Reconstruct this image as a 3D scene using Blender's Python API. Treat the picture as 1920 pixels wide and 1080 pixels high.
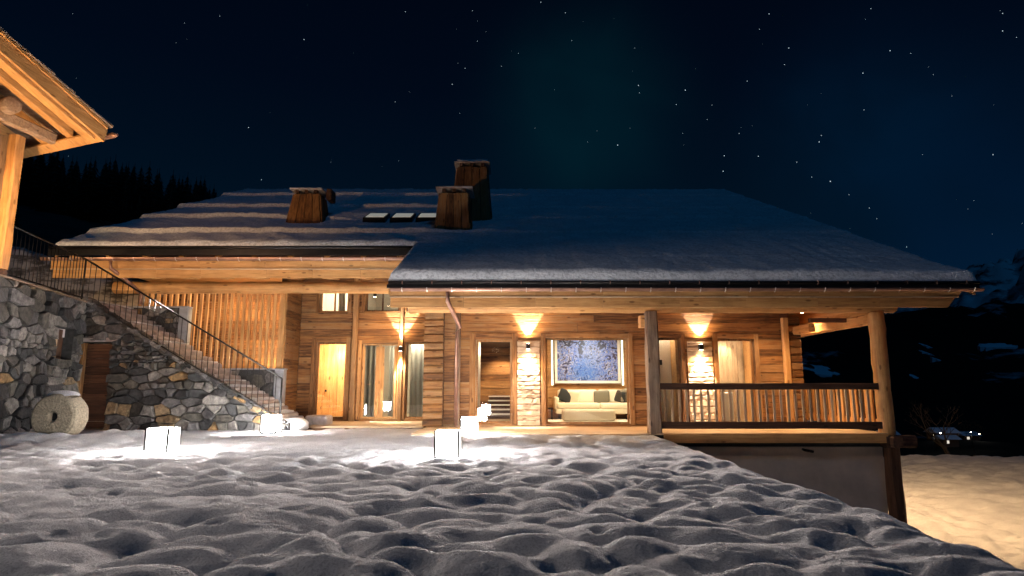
import bpy, math, random
import numpy as np
from mathutils import Vector

random.seed(7)
scene = bpy.context.scene
for o in list(bpy.data.objects):
    bpy.data.objects.remove(o, do_unlink=True)

# ------------------------------------------------------------------ camera
cam_d = bpy.data.cameras.new('camera')
cam = bpy.data.objects.new('camera', cam_d)
scene.collection.objects.link(cam)
cam_d.sensor_width = 36.0
cam_d.lens = 21.56
cam_d.clip_start = 0.1
cam_d.clip_end = 9000
cam.location = (0, 0, 1.0)
cam.rotation_euler = (math.radians(90 + 9.19), math.radians(0.0), 0)
scene.camera = cam

# ------------------------------------------------------------------ night sky, moonlight, exposure
world = bpy.data.worlds.new('World')
scene.world = world
world.use_nodes = True
wn, wl = world.node_tree.nodes, world.node_tree.links
wn.clear()
w_out = wn.new('ShaderNodeOutputWorld')
w_bg = wn.new('ShaderNodeBackground')
w_tc = wn.new('ShaderNodeTexCoord')
w_sep = wn.new('ShaderNodeSeparateXYZ')
w_rmp = wn.new('ShaderNodeValToRGB')
wl.new(w_tc.outputs['Generated'], w_sep.inputs[0])
wl.new(w_sep.outputs['Z'], w_rmp.inputs[0])
cr = w_rmp.color_ramp
cr.elements[0].position = 0.0; cr.elements[0].color = (0.0010, 0.0110, 0.0260, 1)
cr.elements[1].position = 0.72; cr.elements[1].color = (0.0003, 0.0011, 0.0042, 1)
e = cr.elements.new(0.22); e.color = (0.0006, 0.0062, 0.0150, 1)
e = cr.elements.new(0.45); e.color = (0.0004, 0.0027, 0.0088, 1)
# faint teal and blue airglow patches
def glow(direction, width, col, prev):
    vm = wn.new('ShaderNodeVectorMath'); vm.operation = 'DISTANCE'
    vm.inputs[1].default_value = Vector(direction).normalized()
    wl.new(w_tc.outputs['Generated'], vm.inputs[0])
    mr = wn.new('ShaderNodeMapRange'); mr.interpolation_type = 'SMOOTHERSTEP'
    mr.inputs['From Min'].default_value = 0; mr.inputs['From Max'].default_value = width
    mr.inputs['To Min'].default_value = 1; mr.inputs['To Max'].default_value = 0
    wl.new(vm.outputs['Value'], mr.inputs['Value'])
    nz = wn.new('ShaderNodeTexNoise'); nz.inputs['Scale'].default_value = 5; nz.inputs['Detail'].default_value = 2
    wl.new(w_tc.outputs['Generated'], nz.inputs['Vector'])
    mu = wn.new('ShaderNodeMath'); mu.operation = 'MULTIPLY'; nz.inputs['Distortion'].default_value = 1.0
    wl.new(mr.outputs[0], mu.inputs[0]); wl.new(nz.outputs[0], mu.inputs[1])
    mx = wn.new('ShaderNodeMix'); mx.data_type = 'RGBA'; mx.blend_type = 'ADD'
    wl.new(mu.outputs[0], mx.inputs[0]); wl.new(prev, mx.inputs[6]); mx.inputs[7].default_value = (*col, 1)
    return mx.outputs[2]
c_ = glow((0.125, 1.0, 0.47), 0.24, (0.0003, 0.0115, 0.014), w_rmp.outputs[0])
c_ = glow((0.60, 1.0, 0.46), 0.22, (0.0, 0.005, 0.014), c_)
c_ = glow((0.85, 1.0, 0.18), 0.42, (0.0, 0.003, 0.016), c_)
wl.new(c_, w_bg.inputs[0])
w_bg.inputs[1].default_value = 1.0
wl.new(w_bg.outputs[0], w_out.inputs[0])

moon_d = bpy.data.lights.new('moon', 'SUN')
moon_d.energy = 0.12
moon_d.angle = math.radians(2.0)
moon_d.color = (0.03, 0.38, 1.0)
moon = bpy.data.objects.new('moon', moon_d)
moon.rotation_euler = (math.radians(40), 0, math.radians(28))
scene.collection.objects.link(moon)

scene.view_settings.view_transform = 'Standard'
scene.view_settings.look = 'None'
scene.view_settings.gamma = 1
scene.view_settings.exposure = 0.0
scene.view_settings.use_curve_mapping = False

WARM = (1.0, 0.56, 0.22)
WARMW = (1.0, 0.80, 0.58)

def aim(o, target):
    d = Vector(target) - o.location
    o.rotation_euler = d.to_track_quat('-Z', 'Y').to_euler()
def lamp(kind, name, loc, power, col=WARM, size=0.1, target=None, angle=60, blend=0.3, sy=None):
    d = bpy.data.lights.new(name, kind)
    d.energy = power; d.color = col
    if kind == 'SPOT':
        d.spot_size = math.radians(angle); d.spot_blend = blend; d.shadow_soft_size = size
    elif kind == 'POINT':
        d.shadow_soft_size = size
    elif kind == 'AREA':
        d.size = size
        if sy: d.shape = 'RECTANGLE'; d.size_y = sy
    o = bpy.data.objects.new(name, d)
    o.location = loc
    scene.collection.objects.link(o)
    if target: aim(o, target)
    return o
# unseen lights: two floods of the neighbour, then added fills without fixtures
lamp('SPOT', 'flood_neighbour_soffit', (-8.9, 9.4, 2.6), 1300, (1.0, 0.60, 0.26), 0.15, (-8.6, 11.4, 6.2), 120, 0.8)
lamp('SPOT', 'flood_neighbour_wall', (-9.3, 9.0, 4.6), 560, (1.0, 0.55, 0.30), 0.25, (-9.5, 17.0, 3.6), 75, 0.9)
for yy in (16.5, 20.5, 24.5):
    lamp('AREA', 'side_fill', (9.3, yy, 1.9), 760, (1.0, 0.62, 0.30), 1.0, (30.0, yy + 4, -2.2), sy=0.8)  # added fill for the warm glow on the field, no fixture

for (x, z, p_) in ((-9.0, 3.4, 1350), (-4.5, 3.5, 1600), (0.5, 2.2, 1350), (4.5, 2.2, 1200), (8.0, 2.2, 1000)):
    lamp('SPOT', 'eave_fill', (x, 13.2 if x > -3 else 15.9, z), p_, (1.0, 0.85, 0.78), 0.30, (x * .6, 4.5, 0), 78, 0.9)  # added fills raking the foreground snow, not lamps of the house

lamp('SPOT', 'snow_fill', (-9.8, 8.4, 5.6), 1800, (1.0, 0.87, 0.80), 0.5, (0.5, 6.5, 0), 100, 0.9)  # added fill from high left to lift the snow hollows
lamp('SPOT', 'terrace_fill', (-12.4, 12.6, 3.5), 420, (1.0, 0.66, 0.34), 0.15, (-12.2, 18.0, 4.6), 100, 0.9)  # added unseen fill for the left fascia and bank

# ------------------------------------------------------------------ helpers
POS = {}
def reg(o, w): POS[o.name] = Vector(w)
def props(o, label=None, cat=None, group=None, kind=None):
    if label: o['label'] = label
    if cat: o['category'] = cat
    if group: o['group'] = group
    if kind: o['kind'] = kind
    return o
def thing(name, loc, label, cat, group=None):
    o = bpy.data.objects.new(name, None)
    o.empty_display_size = 0.2
    o.location = loc
    scene.collection.objects.link(o)
    reg(o, loc)
    return props(o, label, cat, group)
def part(name, parent=None, label=None, loc=(0, 0, 0)):
    """an Empty that is a part with sub-parts"""
    o = bpy.data.objects.new(name, None); o.empty_display_size = 0.1
    scene.collection.objects.link(o)
    o.parent = parent
    o.location = Vector(loc) - POS[parent.name]
    reg(o, loc)
    if label: o['label'] = label
    return o

class MB:
    def __init__(s): s.v = []; s.f = []; s.m = []
    def add(s, vs, fs, mi=0):
        k = len(s.v); s.v += [tuple(p) for p in vs]
        s.f += [tuple(i + k for i in q) for q in fs]; s.m += [mi] * len(fs)
    def box(s, x0, x1, y0, y1, z0, z1, mi=0):
        s.hexa([(x0, y0, z0), (x1, y0, z0), (x1, y1, z0), (x0, y1, z0), (x0, y0, z1), (x1, y0, z1), (x1, y1, z1), (x0, y1, z1)], mi)
    def hexa(s, p, mi=0):
        s.add(p, [(0, 3, 2, 1), (4, 5, 6, 7), (0, 1, 5, 4), (1, 2, 6, 5), (2, 3, 7, 6), (3, 0, 4, 7)], mi)
    def tube(s, pts, r, n=8, caps=True, mi=0, jit=0.0, rs=None):
        pts = [Vector(p) for p in pts]
        rings = []
        for i, p in enumerate(pts):
            a = pts[max(i - 1, 0)]; b = pts[min(i + 1, len(pts) - 1)]
            d = (b - a).normalized()
            up = Vector((0, 0, 1)) if abs(d.z) < 0.9 else Vector((1, 0, 0))
            u = d.cross(up).normalized(); w = u.cross(d).normalized()
            rr = rs[i] if rs else r
            ring = []
            for k in range(n):
                t = 2 * math.pi * k / n + math.pi / n
                q = rr * (1 + random.uniform(-jit, jit))
                ring.append(p + u * (q * math.cos(t)) + w * (q * math.sin(t)))
            rings.append(ring)
        vs = [v for r_ in rings for v in r_]; fs = []
        for i in range(len(rings) - 1):
            for k in range(n):
                a = i * n + k; b = i * n + (k + 1) % n
                fs.append((a, b, b + n, a + n))
        if caps:
            fs.append(tuple(reversed(range(n)))); fs.append(tuple(range((len(rings) - 1) * n, len(rings) * n)))
        s.add(vs, fs, mi)
    def beam(s, a, b, w, h, jit=0.012, n=6, ch=0.18, mi=0):
        """a hewn timber from a to b: chamfered section w x h, slightly uneven"""
        a = Vector(a); b = Vector(b); d = (b - a).normalized()
        up = Vector((0, 0, 1)) if abs(d.z) < 0.9 else Vector((0, 1, 0))
        u = d.cross(up).normalized(); t = u.cross(d).normalized()
        cx = min(w, h) * ch
        sec = [(-w/2+cx, -h/2), (w/2-cx, -h/2), (w/2, -h/2+cx), (w/2, h/2-cx), (w/2-cx, h/2), (-w/2+cx, h/2), (-w/2, h/2-cx), (-w/2, -h/2+cx)]
        vs = []
        for i in range(n + 1):
            p = a + (b - a) * (i / n)
            for (q, r) in sec:
                vs.append(p + u * (q + random.uniform(-jit, jit)) + t * (r + random.uniform(-jit, jit)))
        fs = []
        for i in range(n):
            for k in range(8):
                q = i * 8 + k; r = i * 8 + (k + 1) % 8
                fs.append((q, r, r + 8, q + 8))
        fs.append(tuple(reversed(range(8)))); fs.append(tuple(range(n * 8, n * 8 + 8)))
        s.add(vs, fs, mi)
    def build(s, name, mats, parent=None, base=False, smooth=False, bevel=0, origin=None, **kw):
        if not isinstance(mats, (list, tuple)): mats = [mats]
        a = np.array(s.v, dtype=np.float64)
        lo, hi = a.min(0), a.max(0)
        c = (lo + hi) / 2
        if base: c[2] = lo[2]
        if origin is not None: c = np.array(origin, dtype=float)
        me = bpy.data.meshes.new(name)
        me.from_pydata([tuple(q) for q in (a - c)], [], s.f)
        for m in mats: me.materials.append(m)
        if len(mats) > 1:
            me.polygons.foreach_set('material_index', s.m)
        if smooth: me.polygons.foreach_set('use_smooth', [True] * len(me.polygons))
        me.update()
        o = bpy.data.objects.new(name, me)
        scene.collection.objects.link(o)
        if parent is not None:
            o.parent = parent
            o.location = Vector(c) - POS[parent.name]
        else:
            o.location = c
        reg(o, c)
        if bevel:
            b = o.modifiers.new('bevel', 'BEVEL'); b.width = bevel; b.segments = 1; b.limit_method = 'ANGLE'
        return props(o, **kw)
def box(name, mat, parent, x0, x1, y0, y1, z0, z1, bevel=0, **kw):
    m = MB(); m.box(x0, x1, y0, y1, z0, z1); return m.build(name, mat, parent, bevel=bevel, **kw)
def timber(name, mat, parent, a, b, w, h, jit=0.01, n=6, ch=0.15, **kw):
    m = MB(); m.beam(a, b, w, h, jit, n, ch); return m.build(name, mat, parent, **kw)
def tube(name, mat, parent, pts, r, n=8, **kw):
    m = MB(); m.tube(pts, r, n); return m.build(name, mat, parent, smooth=True, **kw)

# value noise in numpy
_rng = np.random.default_rng(11)
_T = _rng.random((256, 256))
def vnoise(x, y):
    xi = np.floor(x).astype(int); yi = np.floor(y).astype(int)
    fx = x - xi; fy = y - yi
    fx = fx * fx * fx * (fx * (fx * 6 - 15) + 10); fy = fy * fy * fy * (fy * (fy * 6 - 15) + 10)
    a = _T[xi & 255, yi & 255]; b = _T[(xi + 1) & 255, yi & 255]
    c = _T[xi & 255, (yi + 1) & 255]; d = _T[(xi + 1) & 255, (yi + 1) & 255]
    return (a * (1 - fx) + b * fx) * (1 - fy) + (c * (1 - fx) + d * fx) * fy
def fbm(x, y, o=4, g=0.5):
    s = 0; a = 1; t = 0
    for i in range(o):
        s = s + a * vnoise(x * 2 ** i + 17.3 * i, y * 2 ** i + 5.1 * i); t += a; a *= g
    return s / t
def grid_mesh(name, X, Y, Z, mat, mask=None, parent=None, **kw):
    ny, nx = X.shape
    co = np.stack([X, Y, Z], -1).reshape(-1, 3)
    idx = np.arange(ny * nx).reshape(ny, nx)
    q = np.stack([idx[:-1, :-1], idx[:-1, 1:], idx[1:, 1:], idx[1:, :-1]], -1).reshape(-1, 4)
    if mask is not None:
        mk = mask.reshape(-1); q = q[mk[q].all(1)]
        used = np.unique(q); remap = -np.ones(ny * nx, dtype=int); remap[used] = np.arange(len(used))
        q = remap[q]; co = co[used]
    me = bpy.data.meshes.new(name)
    me.vertices.add(len(co)); me.vertices.foreach_set('co', co.astype(np.float32).ravel())
    me.loops.add(len(q) * 4); me.loops.foreach_set('vertex_index', q.astype(np.int32).ravel())
    me.polygons.add(len(q)); me.polygons.foreach_set('loop_start', (np.arange(len(q)) * 4).astype(np.int32))
    me.update(calc_edges=True)
    me.polygons.foreach_set('use_smooth', np.ones(len(q), dtype=bool))
    me.materials.append(mat)
    o = bpy.data.objects.new(name, me); scene.collection.objects.link(o)
    if parent is not None:
        o.parent = parent; o.location = -POS[parent.name]
    reg(o, (0, 0, 0))
    return props(o, **kw)

# ------------------------------------------------------------------ materials
def mat_new(name):
    m = bpy.data.materials.new(name); m.use_nodes = True
    n = m.node_tree.nodes; l = m.node_tree.links
    return m, n, l, n['Principled BSDF']
def ramp(n, stops):
    r = n.new('ShaderNodeValToRGB'); e = r.color_ramp.elements
    while len(e) > 1: e.remove(e[-1])
    e[0].position = stops[0][0]; e[0].color = (*stops[0][1], 1)
    for p, c in stops[1:]:
        q = e.new(p); q.color = (*c, 1)
    return r
def wood(name, stops, axis='X', rough=0.72, grain=1.0, vary=0.35, knots=True, bump=0.35):
    m, n, l, b = mat_new(name)
    tc = n.new('ShaderNodeTexCoord'); oi = n.new('ShaderNodeObjectInfo')
    mp = n.new('ShaderNodeMapping')
    sc = {'X': (0.6, 9, 9), 'Y': (9, 0.6, 9), 'Z': (9, 9, 0.6)}[axis]
    mp.inputs['Scale'].default_value = tuple(q * grain for q in sc)
    add = n.new('ShaderNodeVectorMath'); add.operation = 'ADD'
    mul = n.new('ShaderNodeVectorMath'); mul.operation = 'SCALE'
    cmb = n.new('ShaderNodeCombineXYZ')
    for i in range(3): l.new(oi.outputs['Random'], cmb.inputs[i])
    l.new(cmb.outputs[0], mul.inputs[0]); mul.inputs['Scale'].default_value = 37.0
    l.new(tc.outputs['Object'], add.inputs[0]); l.new(mul.outputs[0], add.inputs[1])
    l.new(add.outputs[0], mp.inputs[0])
    nz = n.new('ShaderNodeTexNoise'); nz.inputs['Scale'].default_value = 2.2; nz.inputs['Detail'].default_value = 7; nz.inputs['Roughness'].default_value = 0.65
    nz.inputs['Distortion'].default_value = 0.6
    l.new(mp.outputs[0], nz.inputs['Vector'])
    # stops blended: object random picks the board's tone, grain moves about it
    ad = n.new('ShaderNodeMath'); ad.operation = 'MULTIPLY_ADD'
    l.new(oi.outputs['Random'], ad.inputs[0]); ad.inputs[1].default_value = vary
    sb = n.new('ShaderNodeMath'); sb.operation = 'MULTIPLY_ADD'; sb.inputs[1].default_value = 1.3; sb.inputs[2].default_value = -0.15 - vary / 2
    l.new(nz.outputs[0], sb.inputs[0]); l.new(sb.outputs[0], ad.inputs[2])
    r = ramp(n, stops); l.new(ad.outputs[0], r.inputs[0])
    col = r.outputs[0]
    if knots:
        vo = n.new('ShaderNodeTexVoronoi'); vo.inputs['Scale'].default_value = 1.0
        m2 = n.new('ShaderNodeMapping'); m2.inputs['Scale'].default_value = {'X': (2.2, 6, 6), 'Y': (6, 2.2, 6), 'Z': (6, 6, 2.2)}[axis]
        l.new(add.outputs[0], m2.inputs[0]); l.new(m2.outputs[0], vo.inputs['Vector'])
        kr = ramp(n, [(0.0, (0.25, 0.2, 0.18)), (0.10, (0.35, 0.3, 0.28)), (0.17, (1, 1, 1))]); l.new(vo.outputs['Distance'], kr.inputs[0])
        mx = n.new('ShaderNodeMix'); mx.data_type = 'RGBA'; mx.blend_type = 'MULTIPLY'; mx.inputs[0].default_value = 0.8
        l.new(col, mx.inputs[6]); l.new(kr.outputs[0], mx.inputs[7]); col = mx.outputs[2]
    # weather stains that run on from board to board
    geo = n.new('ShaderNodeNewGeometry'); ns = n.new('ShaderNodeTexNoise'); ns.inputs['Scale'].default_value = 1.1; ns.inputs['Detail'].default_value = 6; ns.inputs['Roughness'].default_value = 0.6
    l.new(geo.outputs['Position'], ns.inputs['Vector'])
    sr = ramp(n, [(0.30, (0.62, 0.59, 0.57)), (0.48, (0.98, 0.98, 0.98)), (0.70, (1.2, 1.18, 1.14))]); l.new(ns.outputs[0], sr.inputs[0])
    mw = n.new('ShaderNodeMix'); mw.data_type = 'RGBA'; mw.blend_type = 'MULTIPLY'; mw.inputs[0].default_value = 0.85
    l.new(col, mw.inputs[6]); l.new(sr.outputs[0], mw.inputs[7]); col = mw.outputs[2]
    l.new(col, b.inputs['Base Color'])
    b.inputs['Roughness'].default_value = rough
    b.inputs['Specular IOR Level'].default_value = 0.3
    bp = n.new('ShaderNodeBump'); bp.inputs['Strength'].default_value = bump; bp.inputs['Distance'].default_value = 0.02
    l.new(nz.outputs[0], bp.inputs['Height']); l.new(bp.outputs[0], b.inputs['Normal'])
    return m
OLD = [(0.08, (0.035, 0.014, 0.006)), (0.34, (0.13, 0.055, 0.018)), (0.56, (0.27, 0.125, 0.040)), (0.70, (0.25, 0.14, 0.065)), (0.98, (0.42, 0.22, 0.082))]
DARK = [(0.1, (0.025, 0.012, 0.008)), (0.5, (0.075, 0.035, 0.020)), (0.9, (0.15, 0.075, 0.04))]
NEW = [(0.1, (0.24, 0.112, 0.038)), (0.45, (0.46, 0.235, 0.085)), (0.9, (0.62, 0.365, 0.15))]
PALE = [(0.1, (0.32, 0.21, 0.12)), (0.5, (0.50, 0.36, 0.23)), (0.9, (0.64, 0.50, 0.34))]
GREY = [(0.1, (0.09, 0.06, 0.042)), (0.5, (0.21, 0.14, 0.095)), (0.9, (0.36, 0.26, 0.18))]
M = {}
for ax in 'XYZ':
    M['old' + ax] = wood('weathered_wood_' + ax.lower(), OLD, ax, vary=0.44, bump=1.0)
    M['new' + ax] = wood('larch_wood_' + ax.lower(), NEW, ax, vary=0.2, rough=0.6)
    M['grey' + ax] = wood('hewn_grey_wood_' + ax.lower(), GREY, ax, vary=0.2, bump=0.9)
    M['dark' + ax] = wood('dark_stained_wood_' + ax.lower(), DARK, ax, vary=0.3)
    M['pale' + ax] = wood('pale_wood_' + ax.lower(), PALE, ax, vary=0.3, rough=0.55)

def snow_mat(name, grain=55, strength=0.5, dist=0.03):
    m, n, l, b = mat_new(name)
    tc = n.new('ShaderNodeTexCoord')
    nz = n.new('ShaderNodeTexNoise'); nz.inputs['Scale'].default_value = grain; nz.inputs['Detail'].default_value = 5; nz.inputs['Roughness'].default_value = 0.7
    l.new(tc.outputs['Object'], nz.inputs['Vector'])
    nz2 = n.new('ShaderNodeTexNoise'); nz2.inputs['Scale'].default_value = 1.7; nz2.inputs['Detail'].default_value = 3
    l.new(tc.outputs['Object'], nz2.inputs['Vector'])
    r = ramp(n, [(0.3, (0.70, 0.70, 0.72)), (0.7, (0.86, 0.86, 0.87))]); l.new(nz2.outputs[0], r.inputs[0])
    r2 = ramp(n, [(0.38, (0.42, 0.42, 0.44)), (0.54, (1, 1, 1))]); l.new(nz.outputs[0], r2.inputs[0])  # shade between snow grains painted into the colour
    mx = n.new('ShaderNodeMix'); mx.data_type = 'RGBA'; mx.blend_type = 'MULTIPLY'; mx.inputs[0].default_value = 0.55
    l.new(r.outputs[0], mx.inputs[6]); l.new(r2.outputs[0], mx.inputs[7])
    l.new(mx.outputs[2], b.inputs['Base Color'])
    b.inputs['Roughness'].default_value = 0.95
    b.inputs['Specular IOR Level'].default_value = 0.06
    bp = n.new('ShaderNodeBump'); bp.inputs['Strength'].default_value = strength; bp.inputs['Distance'].default_value = dist
    l.new(nz.outputs[0], bp.inputs['Height']); l.new(bp.outputs[0], b.inputs['Normal'])
    return m
M['snow'] = snow_mat('snow', 58, 1.0, 0.055)
M['roofsnow'] = snow_mat('roof_snow', 14, 0.6, 0.05)

def plain(name, col, rough=0.6, metal=0.0, nscale=0, namp=0.3, bump=0.0, spec=0.4):
    m, n, l, b = mat_new(name)
    b.inputs['Roughness'].default_value = rough; b.inputs['Metallic'].default_value = metal
    b.inputs['Specular IOR Level'].default_value = spec
    if nscale:
        tc = n.new('ShaderNodeTexCoord'); nz = n.new('ShaderNodeTexNoise')
        nz.inputs['Scale'].default_value = nscale; nz.inputs['Detail'].default_value = 6; nz.inputs['Roughness'].default_value = 0.6
        l.new(tc.outputs['Object'], nz.inputs['Vector'])
        r = ramp(n, [(0.3, tuple(c * (1 - namp) for c in col)), (0.7, tuple(min(1, c * (1 + namp)) for c in col))])
        l.new(nz.outputs[0], r.inputs[0]); l.new(r.outputs[0], b.inputs['Base Color'])
        if bump:
            bp = n.new('ShaderNodeBump'); bp.inputs['Strength'].default_value = bump; bp.inputs['Distance'].default_value = 0.02
            l.new(nz.outputs[0], bp.inputs['Height']); l.new(bp.outputs[0], b.inputs['Normal'])
    else:
        b.inputs['Base Color'].default_value = (*col, 1)
    return m
def emit(name, col, strength):
    m, n, l, b = mat_new(name)
    b.inputs['Base Color'].default_value = (0.8, 0.8, 0.8, 1)
    b.inputs['Emission Color'].default_value = (*col, 1); b.inputs['Emission Strength'].default_value = strength
    return m
M['iron'] = plain('black_iron', (0.02, 0.018, 0.017), 0.45, 0.6, 20, 0.3)
M['edge'] = plain('roof_edge_metal', (0.018, 0.016, 0.016), 0.35, 0.5, 6, 0.4)
M['copper'] = plain('copper_sheet', (0.34, 0.19, 0.14), 0.42, 0.6, 3, 0.35)
M['plaster'] = plain('grey_render', (0.58, 0.48, 0.39), 0.9, 0, 1.3, 0.22, 0.3)
M['concrete'] = plain('concrete', (0.26, 0.26, 0.27), 0.85, 0, 5, 0.25, 0.3)
M['mortar'] = plain('dark_mortar', (0.035, 0.034, 0.033), 0.95, 0, 9, 0.4, 0.5)
M['stepstone'] = plain('step_stone', (0.36, 0.31, 0.29), 0.85, 0, 7, 0.3, 0.7)
M['millstone'] = plain('granite_millstone', (0.31, 0.26, 0.185), 0.9, 0, 26, 0.4, 0.9)
M['slate'] = plain('wood_shingle', (0.16, 0.12, 0.10), 0.8, 0, 8, 0.4, 0.4)
M['cream'] = plain('cream_fabric', (0.74, 0.68, 0.55), 0.9, 0, 60, 0.06, 0.15)
M['cushion'] = plain('grey_fabric', (0.22, 0.21, 0.17), 0.95, 0, 50, 0.1, 0.2)
M['cushdark'] = plain('charcoal_fabric', (0.035, 0.04, 0.045), 0.95, 0, 50, 0.1, 0.2)
M['white'] = plain('white_paint', (0.78, 0.75, 0.69), 0.6, 0, 3, 0.04)
M['greige'] = plain('greige_wall', (0.42, 0.38, 0.31), 0.8, 0, 2, 0.08)
M['curtain'] = plain('linen_curtain', (0.30, 0.28, 0.23), 0.95, 0, 30, 0.12)
M['floor'] = plain('oak_floor', (0.42, 0.30, 0.18), 0.35, 0, 3, 0.2)
M['lantern'] = emit('lantern_light', (1.0, 0.96, 0.94), 230.0)
M['led'] = emit('led_strip', (0.80, 1.0, 0.86), 3.2)
M['bulb'] = emit('lamp_bulb', (1.0, 0.82, 0.6), 30.0)
M['fir'] = plain('fir_needles', (0.018, 0.026, 0.014), 0.9, 0, 3, 0.4)
M['bark'] = plain('tree_bark', (0.07, 0.055, 0.045), 0.9, 0, 8, 0.3)
M['bush'] = plain('dry_shrub', (0.16, 0.10, 0.04), 0.9, 0, 6, 0.4)

m, n, l, b = mat_new('window_glass')
n.remove(b); out = n['Material Output']
tr = n.new('ShaderNodeBsdfTransparent'); gl = n.new('ShaderNodeBsdfGlossy'); mx = n.new('ShaderNodeMixShader'); fr = n.new('ShaderNodeFresnel')
tr.inputs[0].default_value = (0.93, 0.95, 0.94, 1); gl.inputs['Roughness'].default_value = 0.02
fr.inputs[0].default_value = 1.52
fm = n.new('ShaderNodeMath'); fm.operation = 'MULTIPLY'; fm.inputs[1].default_value = 1.9; fm.use_clamp = True
l.new(fr.outputs[0], fm.inputs[0]); l.new(fm.outputs[0], mx.inputs[0]); l.new(tr.outputs[0], mx.inputs[1]); l.new(gl.outputs[0], mx.inputs[2]); l.new(mx.outputs[0], out.inputs[0])
M['glass'] = m

# rubble stone: the tone belongs to each stone (object random)
m, n, l, b = mat_new('rubble_stone')
oi = n.new('ShaderNodeObjectInfo'); tc = n.new('ShaderNodeTexCoord')
r = ramp(n, [(0.0, (0.05, 0.053, 0.058)), (0.24, (0.10, 0.10, 0.108)), (0.42, (0.18, 0.18, 0.19)), (0.56, (0.27, 0.265, 0.26)), (0.68, (0.075, 0.072, 0.065)),
             (0.76, (0.33, 0.32, 0.31)), (0.85, (0.14, 0.135, 0.12)), (0.925, (0.44, 0.33, 0.20)), (0.97, (0.33, 0.21, 0.09))])
r.color_ramp.interpolation = 'CONSTANT'
l.new(oi.outputs['Random'], r.inputs[0])
cmb = n.new('ShaderNodeCombineXYZ')
for i in range(3): l.new(oi.outputs['Random'], cmb.inputs[i])
sc = n.new('ShaderNodeVectorMath'); sc.operation = 'SCALE'; sc.inputs['Scale'].default_value = 41
ad = n.new('ShaderNodeVectorMath'); ad.operation = 'ADD'
l.new(cmb.outputs[0], sc.inputs[0]); l.new(tc.outputs['Object'], ad.inputs[0]); l.new(sc.outputs[0], ad.inputs[1])
nz = n.new('ShaderNodeTexNoise'); nz.inputs['Scale'].default_value = 9; nz.inputs['Detail'].default_value = 8; nz.inputs['Roughness'].default_value = 0.68
l.new(ad.outputs[0], nz.inputs['Vector'])
r2 = ramp(n, [(0.3, (0.17, 0.16, 0.155)), (0.5, (0.58, 0.545, 0.50)), (0.72, (1.15, 1.07, 0.98))]); l.new(nz.outputs[0], r2.inputs[0])
mx = n.new('ShaderNodeMix'); mx.data_type = 'RGBA'; mx.blend_type = 'MULTIPLY'; mx.inputs[0].default_value = 1
l.new(r.outputs[0], mx.inputs[6]); l.new(r2.outputs[0], mx.inputs[7]); l.new(mx.outputs[2], b.inputs['Base Color'])
b.inputs['Roughness'].default_value = 0.8
bp = n.new('ShaderNodeBump'); bp.inputs['Strength'].default_value = 0.9; bp.inputs['Distance'].default_value = 0.05
l.new(nz.outputs[0], bp.inputs['Height']); l.new(bp.outputs[0], b.inputs['Normal'])
M['stone'] = m

# far slopes: dark forest and rock broken by snow patches
def slope_mat(name, lo, hi, dark, white, scale):
    m, n, l, b = mat_new(name)
    tc = n.new('ShaderNodeTexCoord'); mp = n.new('ShaderNodeMapping'); mp.inputs['Scale'].default_value = (1, 1, 2.5)
    nz = n.new('ShaderNodeTexNoise'); nz.inputs['Scale'].default_value = scale; nz.inputs['Detail'].default_value = 9; nz.inputs['Roughness'].default_value = 0.62
    l.new(tc.outputs['Object'], mp.inputs[0]); l.new(mp.outputs[0], nz.inputs['Vector'])
    r = ramp(n, [(lo, dark), (hi, white)]); l.new(nz.outputs[0], r.inputs[0]); l.new(r.outputs[0], b.inputs['Base Color'])
    b.inputs['Roughness'].default_value = 0.95; b.inputs['Specular IOR Level'].default_value = 0.05
    return m
M['valley'] = slope_mat('wooded_slope', 0.60, 0.68, (0.012, 0.014, 0.012), (0.50, 0.52, 0.55), 0.012)
M['peak'] = slope_mat('snowy_rock', 0.38, 0.50, (0.03, 0.03, 0.032), (0.75, 0.75, 0.78), 0.010)
M['scree'] = slope_mat('rocky_snow', 0.42, 0.52, (0.12, 0.105, 0.10), (0.52, 0.48, 0.47), 1.6)
M['forestfloor'] = plain('forest_floor', (0.035, 0.03, 0.025), 0.95, 0, 0.4, 0.5)
# abstract canvas: splashed blues, white and ink
m, n, l, b = mat_new('abstract_canvas')
tc = n.new('ShaderNodeTexCoord')
nz = n.new('ShaderNodeTexNoise'); nz.inputs['Scale'].default_value = 1.2; nz.inputs['Detail'].default_value = 3; nz.inputs['Distortion'].default_value = 1.5
l.new(tc.outputs['Object'], nz.inputs['Vector'])
r = ramp(n, [(0.36, (0.01, 0.012, 0.04)), (0.42, (0.01, 0.02, 0.16)), (0.45, (0.45, 0.52, 0.68)), (0.475, (0.01, 0.04, 0.36)), (0.52, (0.01, 0.13, 0.60)), (0.545, (0.42, 0.50, 0.66)), (0.565, (0.02, 0.03, 0.14)), (0.60, (0.03, 0.07, 0.50)), (0.64, (0.5, 0.55, 0.7)), (0.7, (0.02, 0.02, 0.08))])
nb = n.new('ShaderNodeTexNoise'); nb.inputs['Scale'].default_value = 5; nb.inputs['Detail'].default_value = 4; nb.inputs['Distortion'].default_value = 2.5
l.new(tc.outputs['Object'], nb.inputs['Vector'])
mm = n.new('ShaderNodeMath'); mm.operation = 'MULTIPLY_ADD'; mm.inputs[1].default_value = 1.1
ms = n.new('ShaderNodeMath'); ms.operation = 'MULTIPLY_ADD'; ms.inputs[1].default_value = 1.2; ms.inputs[2].default_value = -0.65
l.new(nz.outputs[0], ms.inputs[0]); l.new(nb.outputs[0], mm.inputs[0]); l.new(ms.outputs[0], mm.inputs[2]); l.new(mm.outputs[0], r.inputs[0])
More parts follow.
